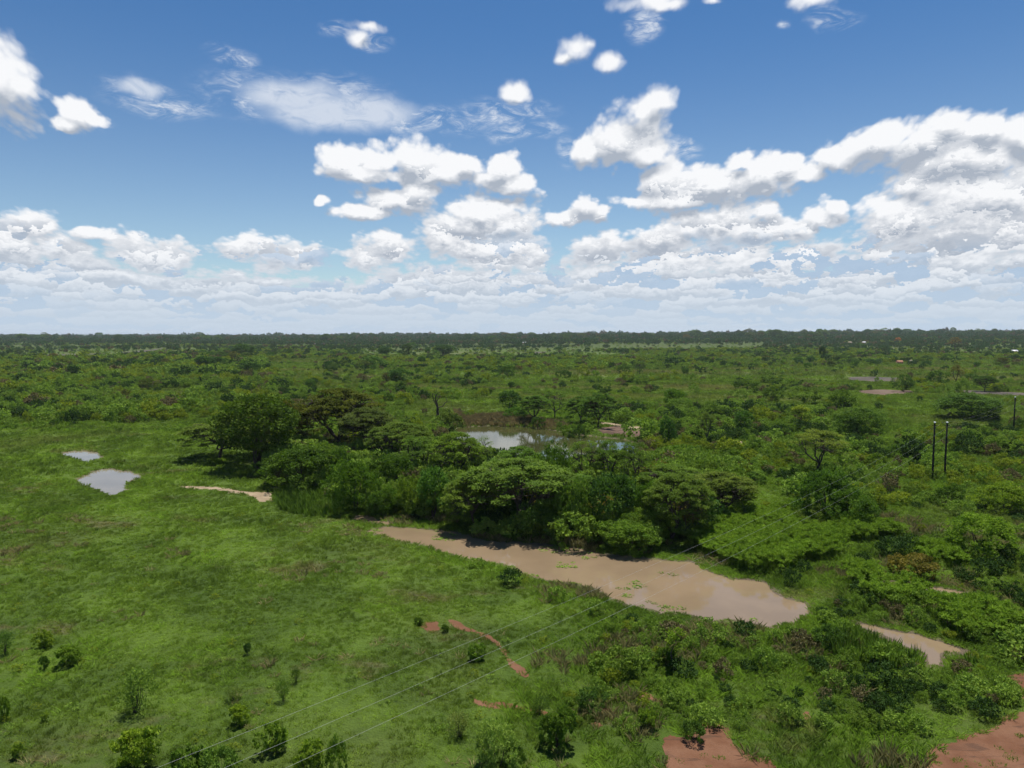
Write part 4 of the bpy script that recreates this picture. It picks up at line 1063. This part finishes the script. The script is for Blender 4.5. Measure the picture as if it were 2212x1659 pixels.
# ------------------------------------------------------------------ far huts
M_THATCH = mat_simple('thatch', (0.20, 0.17, 0.12), (0.33, 0.29, 0.22), 3.0)
M_TIN = mat_simple('tin_roof', (0.55, 0.56, 0.57), (0.72, 0.73, 0.74), 1.2, 0.4, 0.5, 0.1)
M_MUDWALL = mat_simple('mud_wall', (0.30, 0.15, 0.09), (0.40, 0.22, 0.14), 2.0)
M_DOOR = mat_simple('door_wood', (0.03, 0.025, 0.02), (0.06, 0.045, 0.03), 6.0)
def boxv(x0, x1, y0, y1, z0, z1):
    V = np.array([(x, y, z) for x in (x0, x1) for y in (y0, y1) for z in (z0, z1)], float)
    F = np.array([(0, 1, 3, 2), (4, 6, 7, 5), (0, 4, 5, 1), (2, 3, 7, 6), (0, 2, 6, 4), (1, 5, 7, 3)])
    return V, F
def hut(u, v, wpx, hpx, round_, roofm, label, lift=0.0):
    x, y, z = at(u, v); m = mpp(y); W = wpx * m; H = hpx * m
    e = bpy.data.objects.new('hut' if round_ else 'house', None); C.objects.link(e); e.location = (x, y, z + lift)
    if round_:
        n = 18; hw = H * 0.45
        V = []; F = []
        for zz, r in ((-0.3, W * .42), (hw, W * .42)):
            V += [(r * math.cos(q * 2 * math.pi / n), r * math.sin(q * 2 * math.pi / n), zz) for q in range(n)]
        F = [(q, (q + 1) % n, n + (q + 1) % n, n + q) for q in range(n)]
        link('wall', mesh_np('wall', np.array(V), np.array(F), [M_MUDWALL]), e)
        V = []
        rings = [(W * .52, hw - 0.25), (W * .5, hw - 0.05), (W * .30, hw + (H - hw) * .5), (0.05, H)]
        for r, zz in rings: V += [(r * (1 + .03 * math.sin(5 * q)) * math.cos(q * 2 * math.pi / n), r * math.sin(q * 2 * math.pi / n), zz) for q in range(n)]
        F = [(i * n + q, i * n + (q + 1) % n, (i + 1) * n + (q + 1) % n, (i + 1) * n + q) for i in range(3) for q in range(n)]
        link('roof', mesh_np('roof', np.array(V), np.array(F), [roofm], smooth=True), e)
        link('door', mesh_np('door', *boxv(-.4, .4, -W * .42 - .05, -W * .42 + .2, -0.1, hw * .85), [M_DOOR]), e)
    else:
        Dp = W * .6; hw = H * .62
        link('wall', mesh_np('wall', *boxv(-W / 2, W / 2, -Dp / 2, Dp / 2, -.3, hw), [M_MUDWALL]), e)
        V = np.array([(-W * .54, -Dp * .6, hw - .1), (W * .54, -Dp * .6, hw - .1), (W * .54, 0, H), (-W * .54, 0, H), (-W * .54, Dp * .6, hw - .1), (W * .54, Dp * .6, hw - .1)])
        V2 = V + np.array([0, 0, .08]); VV = np.concatenate([V, V2])
        F = [(0, 1, 2, 3), (3, 2, 5, 4), (9, 8, 7, 6), (10, 11, 8, 9), (0, 6, 7, 1), (4, 5, 11, 10), (0, 3, 9, 6), (3, 4, 10, 9), (1, 7, 8, 2), (2, 8, 11, 5)]
        link('roof', mesh_np('roof', VV, np.array(F), [roofm]), e)
        link('door', mesh_np('door', *boxv(-W * .08, W * .08, -Dp / 2 - .04, -Dp / 2 + .1, -.1, hw * .8), [M_DOOR]), e)
        for sx in (-.3, .3): link('window', mesh_np('window', *boxv(W * sx - W * .06, W * sx + W * .06, -Dp / 2 - .04, -Dp / 2 + .1, hw * .4, hw * .75), [M_DOOR]), e)
    return tag(e, label, 'hut' if round_ else 'house')
hut(1968, 786, 12, 9, True, M_THATCH, 'round hut with pale conical roof in the scrub on the far right')
hut(1943, 786, 12, 7, False, M_MUDWALL, 'low red mud building just left of the pale conical hut')
hut(2191, 763, 12, 7, False, M_TIN, 'white-roofed house under big trees at the far right edge')
hut(683, 745, 9, 4, False, M_TIN, 'left one of two tiny pale-roofed houses before the left woodland')
hut(699, 745, 7, 4, False, M_TIN, 'right one of two tiny pale-roofed houses before the left woodland')
hut(1134, 743, 13, 4, False, M_TIN, 'tiny pale-roofed house at the wood edge near the middle')
hut(1834, 743, 10, 5, False, M_THATCH, 'thatched house at the wood edge above the thin dark tree')
hut(1866, 742, 7, 4, False, M_TIN, 'small white-roofed house right of the thatched house at the wood edge')

# ------------------------------------------------------------------ where things may grow
def uv_of(x, y):
    dz = -CAMZ
    fwd = y * math.cos(PITCH) - dz * math.sin(PITCH); up = y * math.sin(PITCH) + dz * math.cos(PITCH)
    return 1106 + FPX * x / fwd, 829.5 - FPX * up / fwd
def inpoly(pts, u, v):
    c = np.zeros(u.shape, bool); n = len(pts)
    for i in range(n):
        x1, y1 = pts[i]; x2, y2 = pts[(i + 1) % n]
        c ^= ((y1 > v) != (y2 > v)) & (u < (x2 - x1) * (v - y1) / ((y2 - y1) + 1e-9) + x1)
    return c
WKEYS = list(WATER)
def wet(x, y, pad=0.3):
    return water_d(x, y) > -pad
def blocks(x, y, h):
    """would a plant of height h here hide open water or track behind it from the air on this side"""
    r = np.zeros(x.shape, bool)
    for q in (0.25, 0.55, 0.9):
        f = CAMZ / (CAMZ - h * q); X, Y = x * f, y * f
        r |= (water_d(X, Y, ('mud', 'tail', 'pud1', 'pud2')) > 0.2) | (water_d(X, Y, ('ch1', 'ch2')) > -0.3) | on_soil(X, Y, -0.3, ('track',))
    return r
def hides_dam(x, y, h):
    f = CAMZ / (CAMZ - h * 0.8); X, Y = x * f, y * f
    return on_soil(X, Y, -0.1, ('bank', 'b2', 'b3', 'b4', 'f1')) | ((water_d(X, Y, ('res',)) > 0.5) & (y > 150))
def on_soil(x, y, pad=0.0, keys=None):
    r = np.zeros(x.shape, bool)
    for k, p in SOIL.items():
        if keys and k not in keys: continue
        s = near_box(p, x, y, 3.0)
        if s.any(): r[s] |= sdist(p, x[s], y[s]) > -pad + 0.3 * fbm(x[s], y[s], 1.5, 3, 3)
    return r
A_GROVE = [(590,985),(660,940),(760,985),(880,985),(960,1010),(1060,1015),(1120,1030),(1240,1040),(1400,1020),(1500,1010),(1590,1060),(1560,1130),(1470,1175),(1360,1200),(1200,1175),(1040,1160),(960,1125),(860,1115),(760,1105),(700,1060),(600,1055)]
A_LAWN = [(-200,930),(560,940),(600,1030),(620,1090),(780,1130),(1000,1230),(1260,1330),(1100,1480),(1060,1700),(-300,1800)]
A_PAPY = [c6([(40,170),(200,100),(380,60),(650,40),(920,50),(1080,110),(1200,120),(1420,190),(1250,220),(1050,260),(1060,330),(760,370),(650,430),(440,438),(280,388),(200,338),(100,290)]),
          c6([(1060,430),(1200,440),(1370,492),(1540,480),(1630,550),(1560,640),(1280,650),(1070,520)]),
          c6([(1640,700),(1850,660),(2050,680),(2180,830),(2090,870),(1960,890),(1740,850)]),
          c6([(1500,300),(1700,290),(1830,340),(1800,400),(1600,400),(1500,350)])]
A_PAST = [cr([(650,360),(1060,360),(1350,350),(1500,430),(1480,460),(1130,455),(660,450)]), cr([(1700,390),(2400,370),(2400,470),(1780,460),(1600,440)]),
          cr([(60,495),(900,500),(1120,500),(1900,490),(2400,500),(2400,720),(1700,740),(1300,770),(1180,560),(900,585),(500,590),(60,580)]),
          [(940,852),(1100,818),(1320,800),(1360,842),(1330,858),(1200,866),(1100,870)], [(560,782),(700,775),(700,800),(600,806)], c1([(860,455),(1300,450),(1320,500),(880,530)]),
          [(1330,830),(1440,825),(1640,800),(1640,880),(1480,885),(1340,865)], [(0,905),(280,915),(480,905),(480,960),(0,960)], c1([(0,300),(760,285),(760,330),(0,320)]),
          [(1560,1040),(1720,1060),(1700,1110),(1600,1125),(1480,1180),(1560,1120)]]
A_WEED = [(1260,1330),(1330,1345),(1620,1380),(1760,1350),(1800,1290),(2230,1270),(2300,1420),(2110,1480),(2000,1530),(1860,1590),(1730,1680),(1620,1600),(1440,1565),(1290,1480)]
def zone_masks(u, v):
    z = {}
    z['grove'] = inpoly(A_GROVE, u, v); z['lawn'] = inpoly(A_LAWN, u, v); z['weed'] = inpoly(A_WEED, u, v)
    z['papy'] = np.zeros(u.shape, bool); z['past'] = np.zeros(u.shape, bool)
    for p in A_PAPY: z['papy'] |= inpoly(p, u, v)
    for p in A_PAST: z['past'] |= inpoly(p, u, v)
    return z
def occupied(x, y, f=0.8):
    r = np.zeros(x.shape, bool)
    for (a, b, c) in OCC: r |= (x - a) ** 2 + (y - b) ** 2 < (c * f) ** 2
    return r
def cand(n, y0, y1, seed, pw=1.0, side=0.80):
    """candidates in the wedge the camera looks over, plus a margin to either side"""
    rs = np.random.default_rng(seed)
    y = (rs.uniform(0, 1, n) * (y1 ** (1 + pw) - y0 ** (1 + pw)) + y0 ** (1 + pw)) ** (1 / (1 + pw))
    x = rs.uniform(-side, side, n) * (y + 12)
    return x, y, rs

def scatter_scrub():
    """pool of bushes: x, y, height, width, colour class (0 green, 1 dark, 2 yellow-green, 3 dry)"""
    out = []
    for (y0, y1, dens) in ((46, 150, 0.80), (150, 420, 0.125), (420, 1100, 0.060), (1100, 3300, 0.014)):
        area = 0.80 * (y1 ** 2 - y0 ** 2); n = int(area * dens)
        x, y, rs = cand(n, y0, y1, int(y0) + 3)
        u, v = uv_of(x, y); z = zone_masks(u, v)
        cl = fbm(x * 0.45, y, 34.0 if y0 < 400 else 150.0, 3, 21)
        p = np.where(y > 150, sstep(cl, -0.10, 0.22) * 0.95 + 0.05, sstep(cl, -0.32, 0.18) * 0.95 + 0.05)
        p = np.where(y > 420, sstep(cl, -0.02, 0.28) * 0.93 + 0.07, p)
        p = np.where(z['past'], 0.05, p)
        p = np.where(inpoly([(-300,775),(560,775),(640,850),(520,905),(300,925),(120,930),(-300,915)], u, v) & ~z['past'], np.maximum(p, 0.85), p)
        p = np.where((v > 930) & (u > 1560) & (v < 1110) & ~z['past'], np.maximum(p, 0.6), p)
        p = np.where(z['lawn'], 0.0, p); p = np.where(z['grove'], np.where(y < 150, 0.58, 0.9), p); p = np.where(z['papy'], 0.0, p)
        p = np.where((y < 150) & ~z['grove'], p * 0.24, p)
        p = np.where(z['weed'], 0.95, p)
        p = np.where((v > 1500) & ~z['weed'], np.where(u > 1200, 0.6, 0.01), p)
        k = (rs.uniform(0, 1, n) < p)
        x, y, u, v = x[k], y[k], u[k], v[k]
        k = ~wet(x, y, 0.9) & ~on_soil(x, y, 0.3) & ~occupied(x, y, 0.55)
        x, y, u, v = x[k], y[k], u[k], v[k]; n = len(x)
        z = zone_masks(u, v)
        h = 0.7 + rs.gamma(2.0, 0.42, n)
        h = np.where(y > 150, h * 1.15 + 0.25, h); h = np.where(y > 420, h * 1.15 + 0.3, h)
        h = np.where((u < 600) & (v < 925) & (v > 780), h * 1.3, h)
        h = np.where(z['weed'], 0.35 + rs.gamma(2.0, 0.22, n), h)
        h = np.where(z['grove'], rs.uniform(1.6, 4.6, n), h)
        h = np.where((v > 1500), 0.4 + rs.gamma(2, 0.2, n), h)
        w = h * rs.uniform(0.85, 1.7, n)
        keep = ~blocks(x, y, h) if y0 < 150 else ~hides_dam(x, y, h)
        cn = fbm(x, y, 26.0, 2, 31) + rs.uniform(-0.5, 0.5, n)
        c = np.where(cn > 0.30, 2, np.where(cn < -0.42, 1, 0))
        c = np.where((rs.uniform(0, 1, n) < 0.07), 3, c)
        c = np.where(z['grove'] & (c == 2), 0, c)
        out.append(np.stack([x, y, h, w, c, u, v], 1)[keep])
    return np.concatenate(out)
def scatter_trees():
    out = []
    for (y0, y1, dens) in ((210, 520, 0.0009), (520, 1100, 0.0016), (1100, 1900, 0.0032), (1900, 3400, 0.0048), (3400, 5200, 0.0035)):
        area = 0.80 * (y1 ** 2 - y0 ** 2); n = int(area * dens)
        x, y, rs = cand(n, y0, y1, int(y0) + 90)
        u, v = uv_of(x, y); z = zone_masks(u, v)
        cl = fbm(x * 0.4, y, 130.0, 3, 55)
        p = sstep(cl, -0.25, 0.3); p = np.where(y > 1700, 0.30 + 0.55 * p, p)
        p = np.where((u > 1650) & (v < 775) & (y > 520), np.maximum(p, 0.9), p)
        p = np.where(z['past'] | z['lawn'], 0.02, p)
        p = np.where((y < 520), p * 0.6, p)
        k = (rs.uniform(0, 1, n) < p) & ~wet(x, y, 1) & ~on_soil(x, y, 1) & ~occupied(x, y, 1.0)
        x, y, u, v = x[k], y[k], u[k], v[k]; n = len(x)
        h = rs.uniform(3.2, 6.5, n) * np.where(y > 1500, 1.35, 1.0) * np.where(rs.uniform(0, 1, n) < 0.04, 1.5, 1)
        h = np.where(y > 1900, h * (0.7 + rs.gamma(2.2, 0.22, n)), h)
        h = h * (1 + 0.35 * fbm(x, y * 0.3, 160.0, 2, 77))
        w = h * rs.uniform(0.8, 1.5, n)
        c = (rs.uniform(0, 1, n) < 0.07) * 3
        out.append(np.stack([x, y, h, w, c, u, v], 1))
    return np.concatenate(out)
scrub = scatter_scrub(); trees = scatter_trees()
def in_view(a):
    u, v = uv_of(a[:, 0], a[:, 1])
    return (u > 5) & (u < 2207) & (v < 1655)
def split(a, n):
    s = a[:, 2] * a[:, 3] / a[:, 1] ** 2 * in_view(a)
    o = np.argsort(-s); return a[o[:n]], a[o[n:]]
n_tree = sum(1 for o in C.objects if o.get('category') == 'tree'); n_bush = sum(1 for o in C.objects if o.get('category') in ('bush', 'shrub', 'thicket'))
near_s, rest_s = split(scrub, max(0, 298 - n_bush)); near_t, rest_t = split(trees, max(0, 298 - n_tree))
ZT = lambda u, v: ('in the undergrowth of the grove' if (inpoly(A_GROVE, np.array([u]), np.array([v]))[0]) else
      'among the tall weeds below the muddy pond' if v > 1270 else
      'in the scrub right of the grove' if (v > 1000) else
      'in the grass around the two dark poles' if (v > 905 and u > 1500) else
      'in the green scrub left of the grove' if (u < 760 and v > 800) else
      'on the plain beyond the reservoir' if (u < 1500 and v > 800 and u > 700) else
      'on the right plain above the tan grass' if (u >= 1500 and v > 800) else
      'on the far left plain' if u < 740 else 'on the far middle plain' if u < 1480 else 'on the far right plain')
CT = {0: ('mid green', (1.0, 1.0, 0.95)), 1: ('dark green', (0.5, 0.6, 0.72)), 2: ('yellow-green', (1.5, 1.25, 0.8)), 3: ('brownish', (1.3, 0.72, 1.0))}
for i, r in enumerate(near_s):
    c = int(r[4]); nm, ti = CT[c]; zt = ZT(r[5], r[6]); j = random.uniform(0.85, 1.15)
    plant('bush%d' % (i % 5), r[0], r[1], r[3], r[2], 'bush', 'small %s bush, one of several alike %s' % (nm, zt), 'bush',
          tuple(a * j for a in ti), group='scattered %s bushes %s' % (nm, zt), parts=False)
TC = [('dark green', (0.62, 0.72, 0.85)), ('mid green', (0.95, 1.0, 0.95)), ('grey-green', (0.95, 0.85, 1.2))]
TK = ['tree0', 'tree1', 'tree2', 'aca0', 'big1', 'aca2', 'open0']
for i, r in enumerate(near_t):
    nm, ti = TC[i % 3] if r[4] < 1 else ('brownish', (1.25, 0.72, 1.0)); zt = ZT(r[5], r[6])
    plant(TK[i % 7], r[0], r[1], r[3], r[2], 'savanna_tree', '%s tree, one of several alike %s' % (nm, zt), 'tree',
          ti, group='scattered %s trees %s' % (nm, zt), parts=r[1] < 420)

# ------------------------------------------------------------------ things nobody could count: instanced on points
def stuff(name, protos, pts, label, cat=None):
    """protos: list of meshes; pts: x, y, z, width scale, height scale"""
    n = len(pts)
    me = bpy.data.meshes.new(name); me.vertices.add(n)
    me.vertices.foreach_set('co', np.ascontiguousarray(pts[:, :3], np.float32).ravel())
    rs = np.random.default_rng(n + len(name))
    a = me.attributes.new('scl', 'FLOAT_VECTOR', 'POINT'); a.data.foreach_set('vector', np.stack([pts[:, 3], pts[:, 3], pts[:, 4]], 1).astype(np.float32).ravel())
    a = me.attributes.new('rot', 'FLOAT_VECTOR', 'POINT')
    a.data.foreach_set('vector', np.stack([rs.normal(0, .05, n), rs.normal(0, .05, n), rs.uniform(0, 6.283, n)], 1).astype(np.float32).ravel())
    a = me.attributes.new('pick', 'INT', 'POINT'); a.data.foreach_set('value', rs.integers(0, len(protos), n).astype(np.int32))
    me.update()
    o = link(name, me)
    g = bpy.data.node_groups.new(name + '_scatter', 'GeometryNodeTree'); g.is_modifier = True
    g.interface.new_socket('Geometry', in_out='INPUT', socket_type='NodeSocketGeometry')
    g.interface.new_socket('Geometry', in_out='OUTPUT', socket_type='NodeSocketGeometry')
    gi = g.nodes.new('NodeGroupInput'); go = g.nodes.new('NodeGroupOutput')
    iop = g.nodes.new('GeometryNodeInstanceOnPoints'); L = g.links
    g2i = g.nodes.new('GeometryNodeGeometryToInstance')
    for k, m in enumerate(protos):
        po = bpy.data.objects.new(name + '_source', m)
        oi = g.nodes.new('GeometryNodeObjectInfo'); oi.inputs['Object'].default_value = po
        oi.transform_space = 'ORIGINAL'
        L.new(oi.outputs['Geometry'], g2i.inputs[0])
    L.new(gi.outputs[0], iop.inputs['Points']); L.new(g2i.outputs[0], iop.inputs['Instance'])
    iop.inputs['Pick Instance'].default_value = True
    def at_(nm, ty, sock):
        q = g.nodes.new('GeometryNodeInputNamedAttribute'); q.data_type = ty; q.inputs['Name'].default_value = nm; L.new(q.outputs['Attribute'], sock)
    at_('scl', 'FLOAT_VECTOR', iop.inputs['Scale']); at_('rot', 'FLOAT_VECTOR', iop.inputs['Rotation']); at_('pick', 'INT', iop.inputs['Instance Index'])
    L.new(iop.outputs[0], go.inputs[0])
    md = o.modifiers.new('scatter', 'NODES'); md.node_group = g
    return tag(o, label, cat, kind='stuff')
def mk(seed, mat, R, H, clumps, per, leaf, **kw):
    _, cr = broad(seed, R=R, H=H, clumps=clumps, per=per, leaf=leaf, trunk=False, **kw); return leafmesh('scrub_crown', cr, mat)
def pts_of(a, R, H):
    z = height(a[:, 0], a[:, 1]) - 0.05
    return np.stack([a[:, 0], a[:, 1], z, a[:, 3] / (2 * R), a[:, 2] / H], 1)
for c, (mat, nm, lb) in enumerate([(L_ST1, 'green_scrub', 'mid green bushes too many to count spread over the whole plain'), (L_ST2, 'dark_scrub', 'dark green bushes too many to count spread over the whole plain'),
                                (L_ST3, 'yellow_green_scrub', 'yellow-green bushes too many to count spread over the whole plain'), (L_ST4, 'dry_scrub', 'brown dry bushes spread thinly over the whole plain')]):
    s = rest_s[rest_s[:, 4] == c]
    nr = s[s[:, 1] < 420]; fr = s[s[:, 1] >= 420]
    stuff(nm, [mk(200 + c * 9 + q, mat, 1.0, 1.25, 34, 26, 0.085, skirt=0.0, cr=0.3) for q in range(4)], pts_of(nr, 1.0, 1.2), lb, 'scrub')
    stuff('distant_' + nm, [mk(300 + c * 9 + q, mat, 1.0, 1.25, 22, 10, 0.16, skirt=0.0, cr=0.34) for q in range(3)], pts_of(fr, 1.0, 1.2), lb.replace('over the whole plain', 'over the far plain'), 'scrub')
wm = [mk(400 + q, L_WOOD if q < 3 else L_WOOD2, 1.0, 1.3, 30, 12, 0.16, skirt=0.12, cr=0.34, rag=1.6) for q in range(5)]
stuff('distant_woodland', wm, pts_of(rest_t[rest_t[:, 4] < 1], 1.0, 1.3), 'dark wooded belt running along the whole horizon', 'woodland')
stuff('bare_woodland', [mk(410, L_ST4, 1.0, 1.3, 30, 8, 0.16, skirt=0.3, cr=0.34)], pts_of(rest_t[rest_t[:, 4] >= 1], 1.0, 1.3), 'brownish half bare trees dotted through the wooded belt', 'woodland')

def grassmesh(seed, mat, **kw): V, F, t = tuft(seed, **kw); return mesh_np('grass_tuft', V, F, [mat], attrs={'tint': ('FACE', t)})
def gpts(x, y, s, sz=None, dz=-0.02):
    return np.stack([x, y, height(x, y) + dz, s, s if sz is None else sz], 1)
def grass():
    # short grass, ever sparser with distance
    X = []
    for (y0, y1, d, sc_) in ((38, 75, 9.0, 0.85), (75, 125, 4.5, 1.25), (125, 230, 1.5, 2.1), (230, 420, 0.6, 3.4), (420, 900, 0.10, 6.0)):
        n = int(0.80 * (y1 ** 2 - y0 ** 2) * d); x, y, rs = cand(n, y0, y1, int(y0) + 500, side=0.76)
        u, v = uv_of(x, y); bare = fbm(x, y, 3.5, 3, 61) + 0.35 * fbm(x, y, 0.9, 1, 66)
        k = ~wet(x, y, 0.05) & (~on_soil(x, y, -0.22) | ((fbm(x, y, 1.6, 3, 67) > 0.28) & (y < 70) & (rs.uniform(0, 1, len(x)) < 0.45))) & (bare > np.where(v > 1380, -0.42, -0.62))
        x, y = x[k], y[k]; rs2 = np.random.default_rng(int(y0))
        hn = 0.8 + 0.5 * fbm(x, y, 5.0, 2, 71) + 0.55 * fbm(x, y, 1.1, 2, 72) + rs2.uniform(-.2, .4, len(x))
        X.append(gpts(x, y, sc_ * np.ones(len(x)) * rs2.uniform(.8, 1.2, len(x)), sc_ * np.maximum(hn, .3) * 0.9))
    stuff('meadow_grass', [grassmesh(600 + q, G_SHORT, h=0.26, n=18, spread=0.20, w=0.016, lean=0.8) for q in range(5)], np.concatenate(X), 'short green grass covering the meadow', 'grass')
    # taller growth: banks, weeds, hollows
    X = []; Y = []
    for (y0, y1, d, sc_) in ((40, 80, 4.0, 1.0), (80, 130, 2.4, 1.25), (130, 240, 0.6, 1.7)):
        n = int(0.80 * (y1 ** 2 - y0 ** 2) * d); x, y, rs = cand(n, y0, y1, int(y0) + 800, side=0.76)
        u, v = uv_of(x, y); z = zone_masks(u, v); wd = water_d(x, y)
        q = fbm(x, y, 7.0, 3, 81)
        p = np.where(z['lawn'], 0.03 + 0.4 * (q > 0.35), 0.22 + 0.5 * sstep(q, -0.2, 0.4))
        p = np.where(z['weed'], 0.7, p); p = np.where(z['papy'], 0.25, p)
        p = np.maximum(p, sstep(wd, -5, -1.0) * 0.95)
        p = np.where((v > 1500) & (u > 1250), 0.6, p)
        k = (rs.uniform(0, 1, n) < p) & (wd < -0.15) & ~on_soil(x, y, -0.1) & ~blocks(x, y, 0.6)
        x, y, q, u, v = x[k], y[k], q[k], u[k], v[k]
        dry = (fbm(x, y, 6.0, 3, 91) > 0.14) & (v > 1120) & (rs.uniform(0, 1, len(x)) < 0.8)
        s = sc_ * rs.uniform(0.7, 1.25, len(x)); sz = s * (0.75 + 0.5 * q) * np.where(inpoly(A_LAWN, u, v), 0.55, 1.0)
        X.append(gpts(x[~dry], y[~dry], s[~dry], sz[~dry])); Y.append(gpts(x[dry], y[dry], s[dry], sz[dry]))
    stuff('tall_grass', [grassmesh(700 + q, G_TALL, h=0.55, n=26, spread=0.34, w=0.013, lean=0.8) for q in range(5)], np.concatenate(X), 'tall green grass and weeds along the ponds and right slope', 'grass')
    x, y, rs = cand(int(0.8 * (135 ** 2 - 44 ** 2) * 0.45), 44, 135, 2468, side=0.76); u, v = uv_of(x, y)
    k = ~wet(x, y, 0.3) & (fbm(x, y, 2.6, 3, 95) > 0.02) & ~on_soil(x, y, -0.05) & ~blocks(x, y, 0.5); x, y = x[k], y[k]
    hh = rs.uniform(0.18, 0.5, len(x))
    stuff('low_herbs', [mk(850 + q, L_ST1 if q < 3 else L_ST3, 0.5, 0.6, 16, 12, 0.055, skirt=0.0, cr=0.34, rag=2.0) for q in range(4)],
          np.stack([x, y, height(x, y) - 0.03, hh * rs.uniform(1.0, 2.2, len(x)), hh / 0.6], 1), 'low leafy herbs dotted through the meadow grass', 'herbs')
    stuff('dry_grass', [grassmesh(720 + q, G_STRAW, h=0.85, n=20, spread=0.28, w=0.018, lean=0.6) for q in range(4)], np.concatenate(Y), 'straw-coloured tall grass in drifts on the near slope', 'grass')
    # brown reeds on the far shore of the reservoir and the corner by the dam
    x, y, rs = cand(40000, 120, 260, 1234, side=0.6); u, v = uv_of(x, y)
    k = (inpoly([(985,890),(1010,905),(1070,898),(1130,903),(1180,915),(1230,930),(1180,929),(1130,924),(1060,922),(985,926)], u, v) | inpoly([(1385,960),(1440,965),(1450,1000),(1380,1000)], u, v)) & ~wet(x, y, 0.1)
    stuff('dry_reeds', [grassmesh(740 + q, G_REED, h=1.2, n=26, spread=0.6, w=0.03, lean=0.7) for q in range(3)], gpts(x[k], y[k], rs.uniform(.8, 1.3, k.sum())), 'brown dry reeds along the far shore of the reservoir', 'reeds')
    # lush clump by the sandy hollow and round the channels
    x, y, rs = cand(60000, 50, 140, 4321, side=0.76); u, v = uv_of(x, y)
    k = (inpoly([(590,1080),(640,1050),(720,1060),(740,1110),(680,1120),(610,1105)], u, v) | inpoly(c6([(980,850),(1160,740),(1380,870),(1600,900),(1640,1010),(1400,1030),(1000,990)]), u, v) |
         inpoly(c6([(1690,920),(1850,930),(1900,1010),(1720,1020)]), u, v)) & ~wet(x, y, 0.15) & ~blocks(x, y, 1.0) & (rs.uniform(0, 1, len(x)) < 0.8)
    stuff('green_reeds', [grassmesh(760 + q, G_TALL, h=1.25, n=22, spread=0.35, w=0.03, lean=0.3) for q in range(3)], gpts(x[k], y[k], rs.uniform(.75, 1.2, k.sum())), 'upright green reeds beside the narrow channels and the sandy hollow', 'reeds')
    # papyrus
    x, y, rs = cand(42000, 55, 125, 777, side=0.76); u, v = uv_of(x, y)
    k = np.zeros(len(x), bool)
    for p in A_PAPY: k |= inpoly(p, u, v + 8)
    k &= ~wet(x, y, -0.5) & ~blocks(x, y, 1.0)
    x, y = x[k], y[k]; k = rs.uniform(0, 1, len(x)) < 0.62 * (0.4 + 1.0 * (fbm(x, y, 1.8, 2, 44) > -0.15)); x, y = x[k], y[k]
    def pm(s): V, F, t = papyrus(s, h=1.5, n=5, spread=0.75, r=0.45); return mesh_np('papyrus_clump', V, F, [L_PAP], attrs={'tint': ('FACE', t)})
    stuff('papyrus_bed', [pm(900 + q) for q in range(5)], gpts(x, y, rs.uniform(.8, 1.2, len(x)), rs.uniform(.7, 1.2, len(x)) * (1 + .35 * fbm(x, y, 4, 2, 5))), 'soft round-headed papyrus filling the bed behind the muddy pond', 'papyrus')
    # scraps of weed afloat on the muddy pond
    x, y, rs = cand(5200, 60, 100, 99, side=0.6); f = fbm(x, y, 3.0, 2, 15)
    d = sdist(WATER['mud'], x, y); k = (d > 0.2) & (f > 0.36)
    x, y = x[k], y[k]; dd = d[k]
    stuff('floating_weed', [grassmesh(780 + q, G_TALL, h=0.09, n=30, spread=0.38, w=0.05, lean=3.0) for q in range(3)], np.stack([x, y, np.full(len(x), WZ + 0.012), rs.uniform(.6, 1.3, len(x)), np.ones(len(x))], 1), 'scraps of green weed floating on the muddy pond', 'water weed')
grass()

def hills():
    az = np.radians(np.linspace(-40, -17, 90)); R = 19000.0; V = []; F = []
    for i, a in enumerate(az):
        e = math.sin(math.pi * i / 89) ** 0.5
        h = 6 + e * (36 + 5 * fbm(np.array([i * 1.0]), np.array([0.0]), 14.0, 3, 8)[0])
        for r, z in ((R - 900, 0.0), (R - 300, h * 0.8), (R, h), (R + 900, h * 0.6), (R + 2500, 0.0)):
            V.append((r * math.sin(a), r * math.cos(a), z))
    F = [(i * 5 + j, i * 5 + j + 1, (i + 1) * 5 + j + 1, (i + 1) * 5 + j) for i in range(89) for j in range(4)]
    tag(link('hills', mesh_np('hills', np.array(V), np.array(F), [M_GROUND], smooth=True)), kind='structure')
hills()
def haze(density=4.5e-5):
    m, k = newmat('haze_air')
    n = k.n.new('ShaderNodeVolumePrincipled'); n.inputs['Color'].default_value = (0.80, 0.88, 1.0, 1)
    n.inputs['Density'].default_value = density; n.inputs['Anisotropy'].default_value = 0.2
    o = k.n.new('ShaderNodeOutputMaterial'); k.l.new(n.outputs[0], o.inputs['Volume'])
    V, F = boxv(-31000, 31000, -31000, 31000, -20, 62)
    tag(link('haze', mesh_np('haze', V, F, [m])), kind='stuff')
haze()
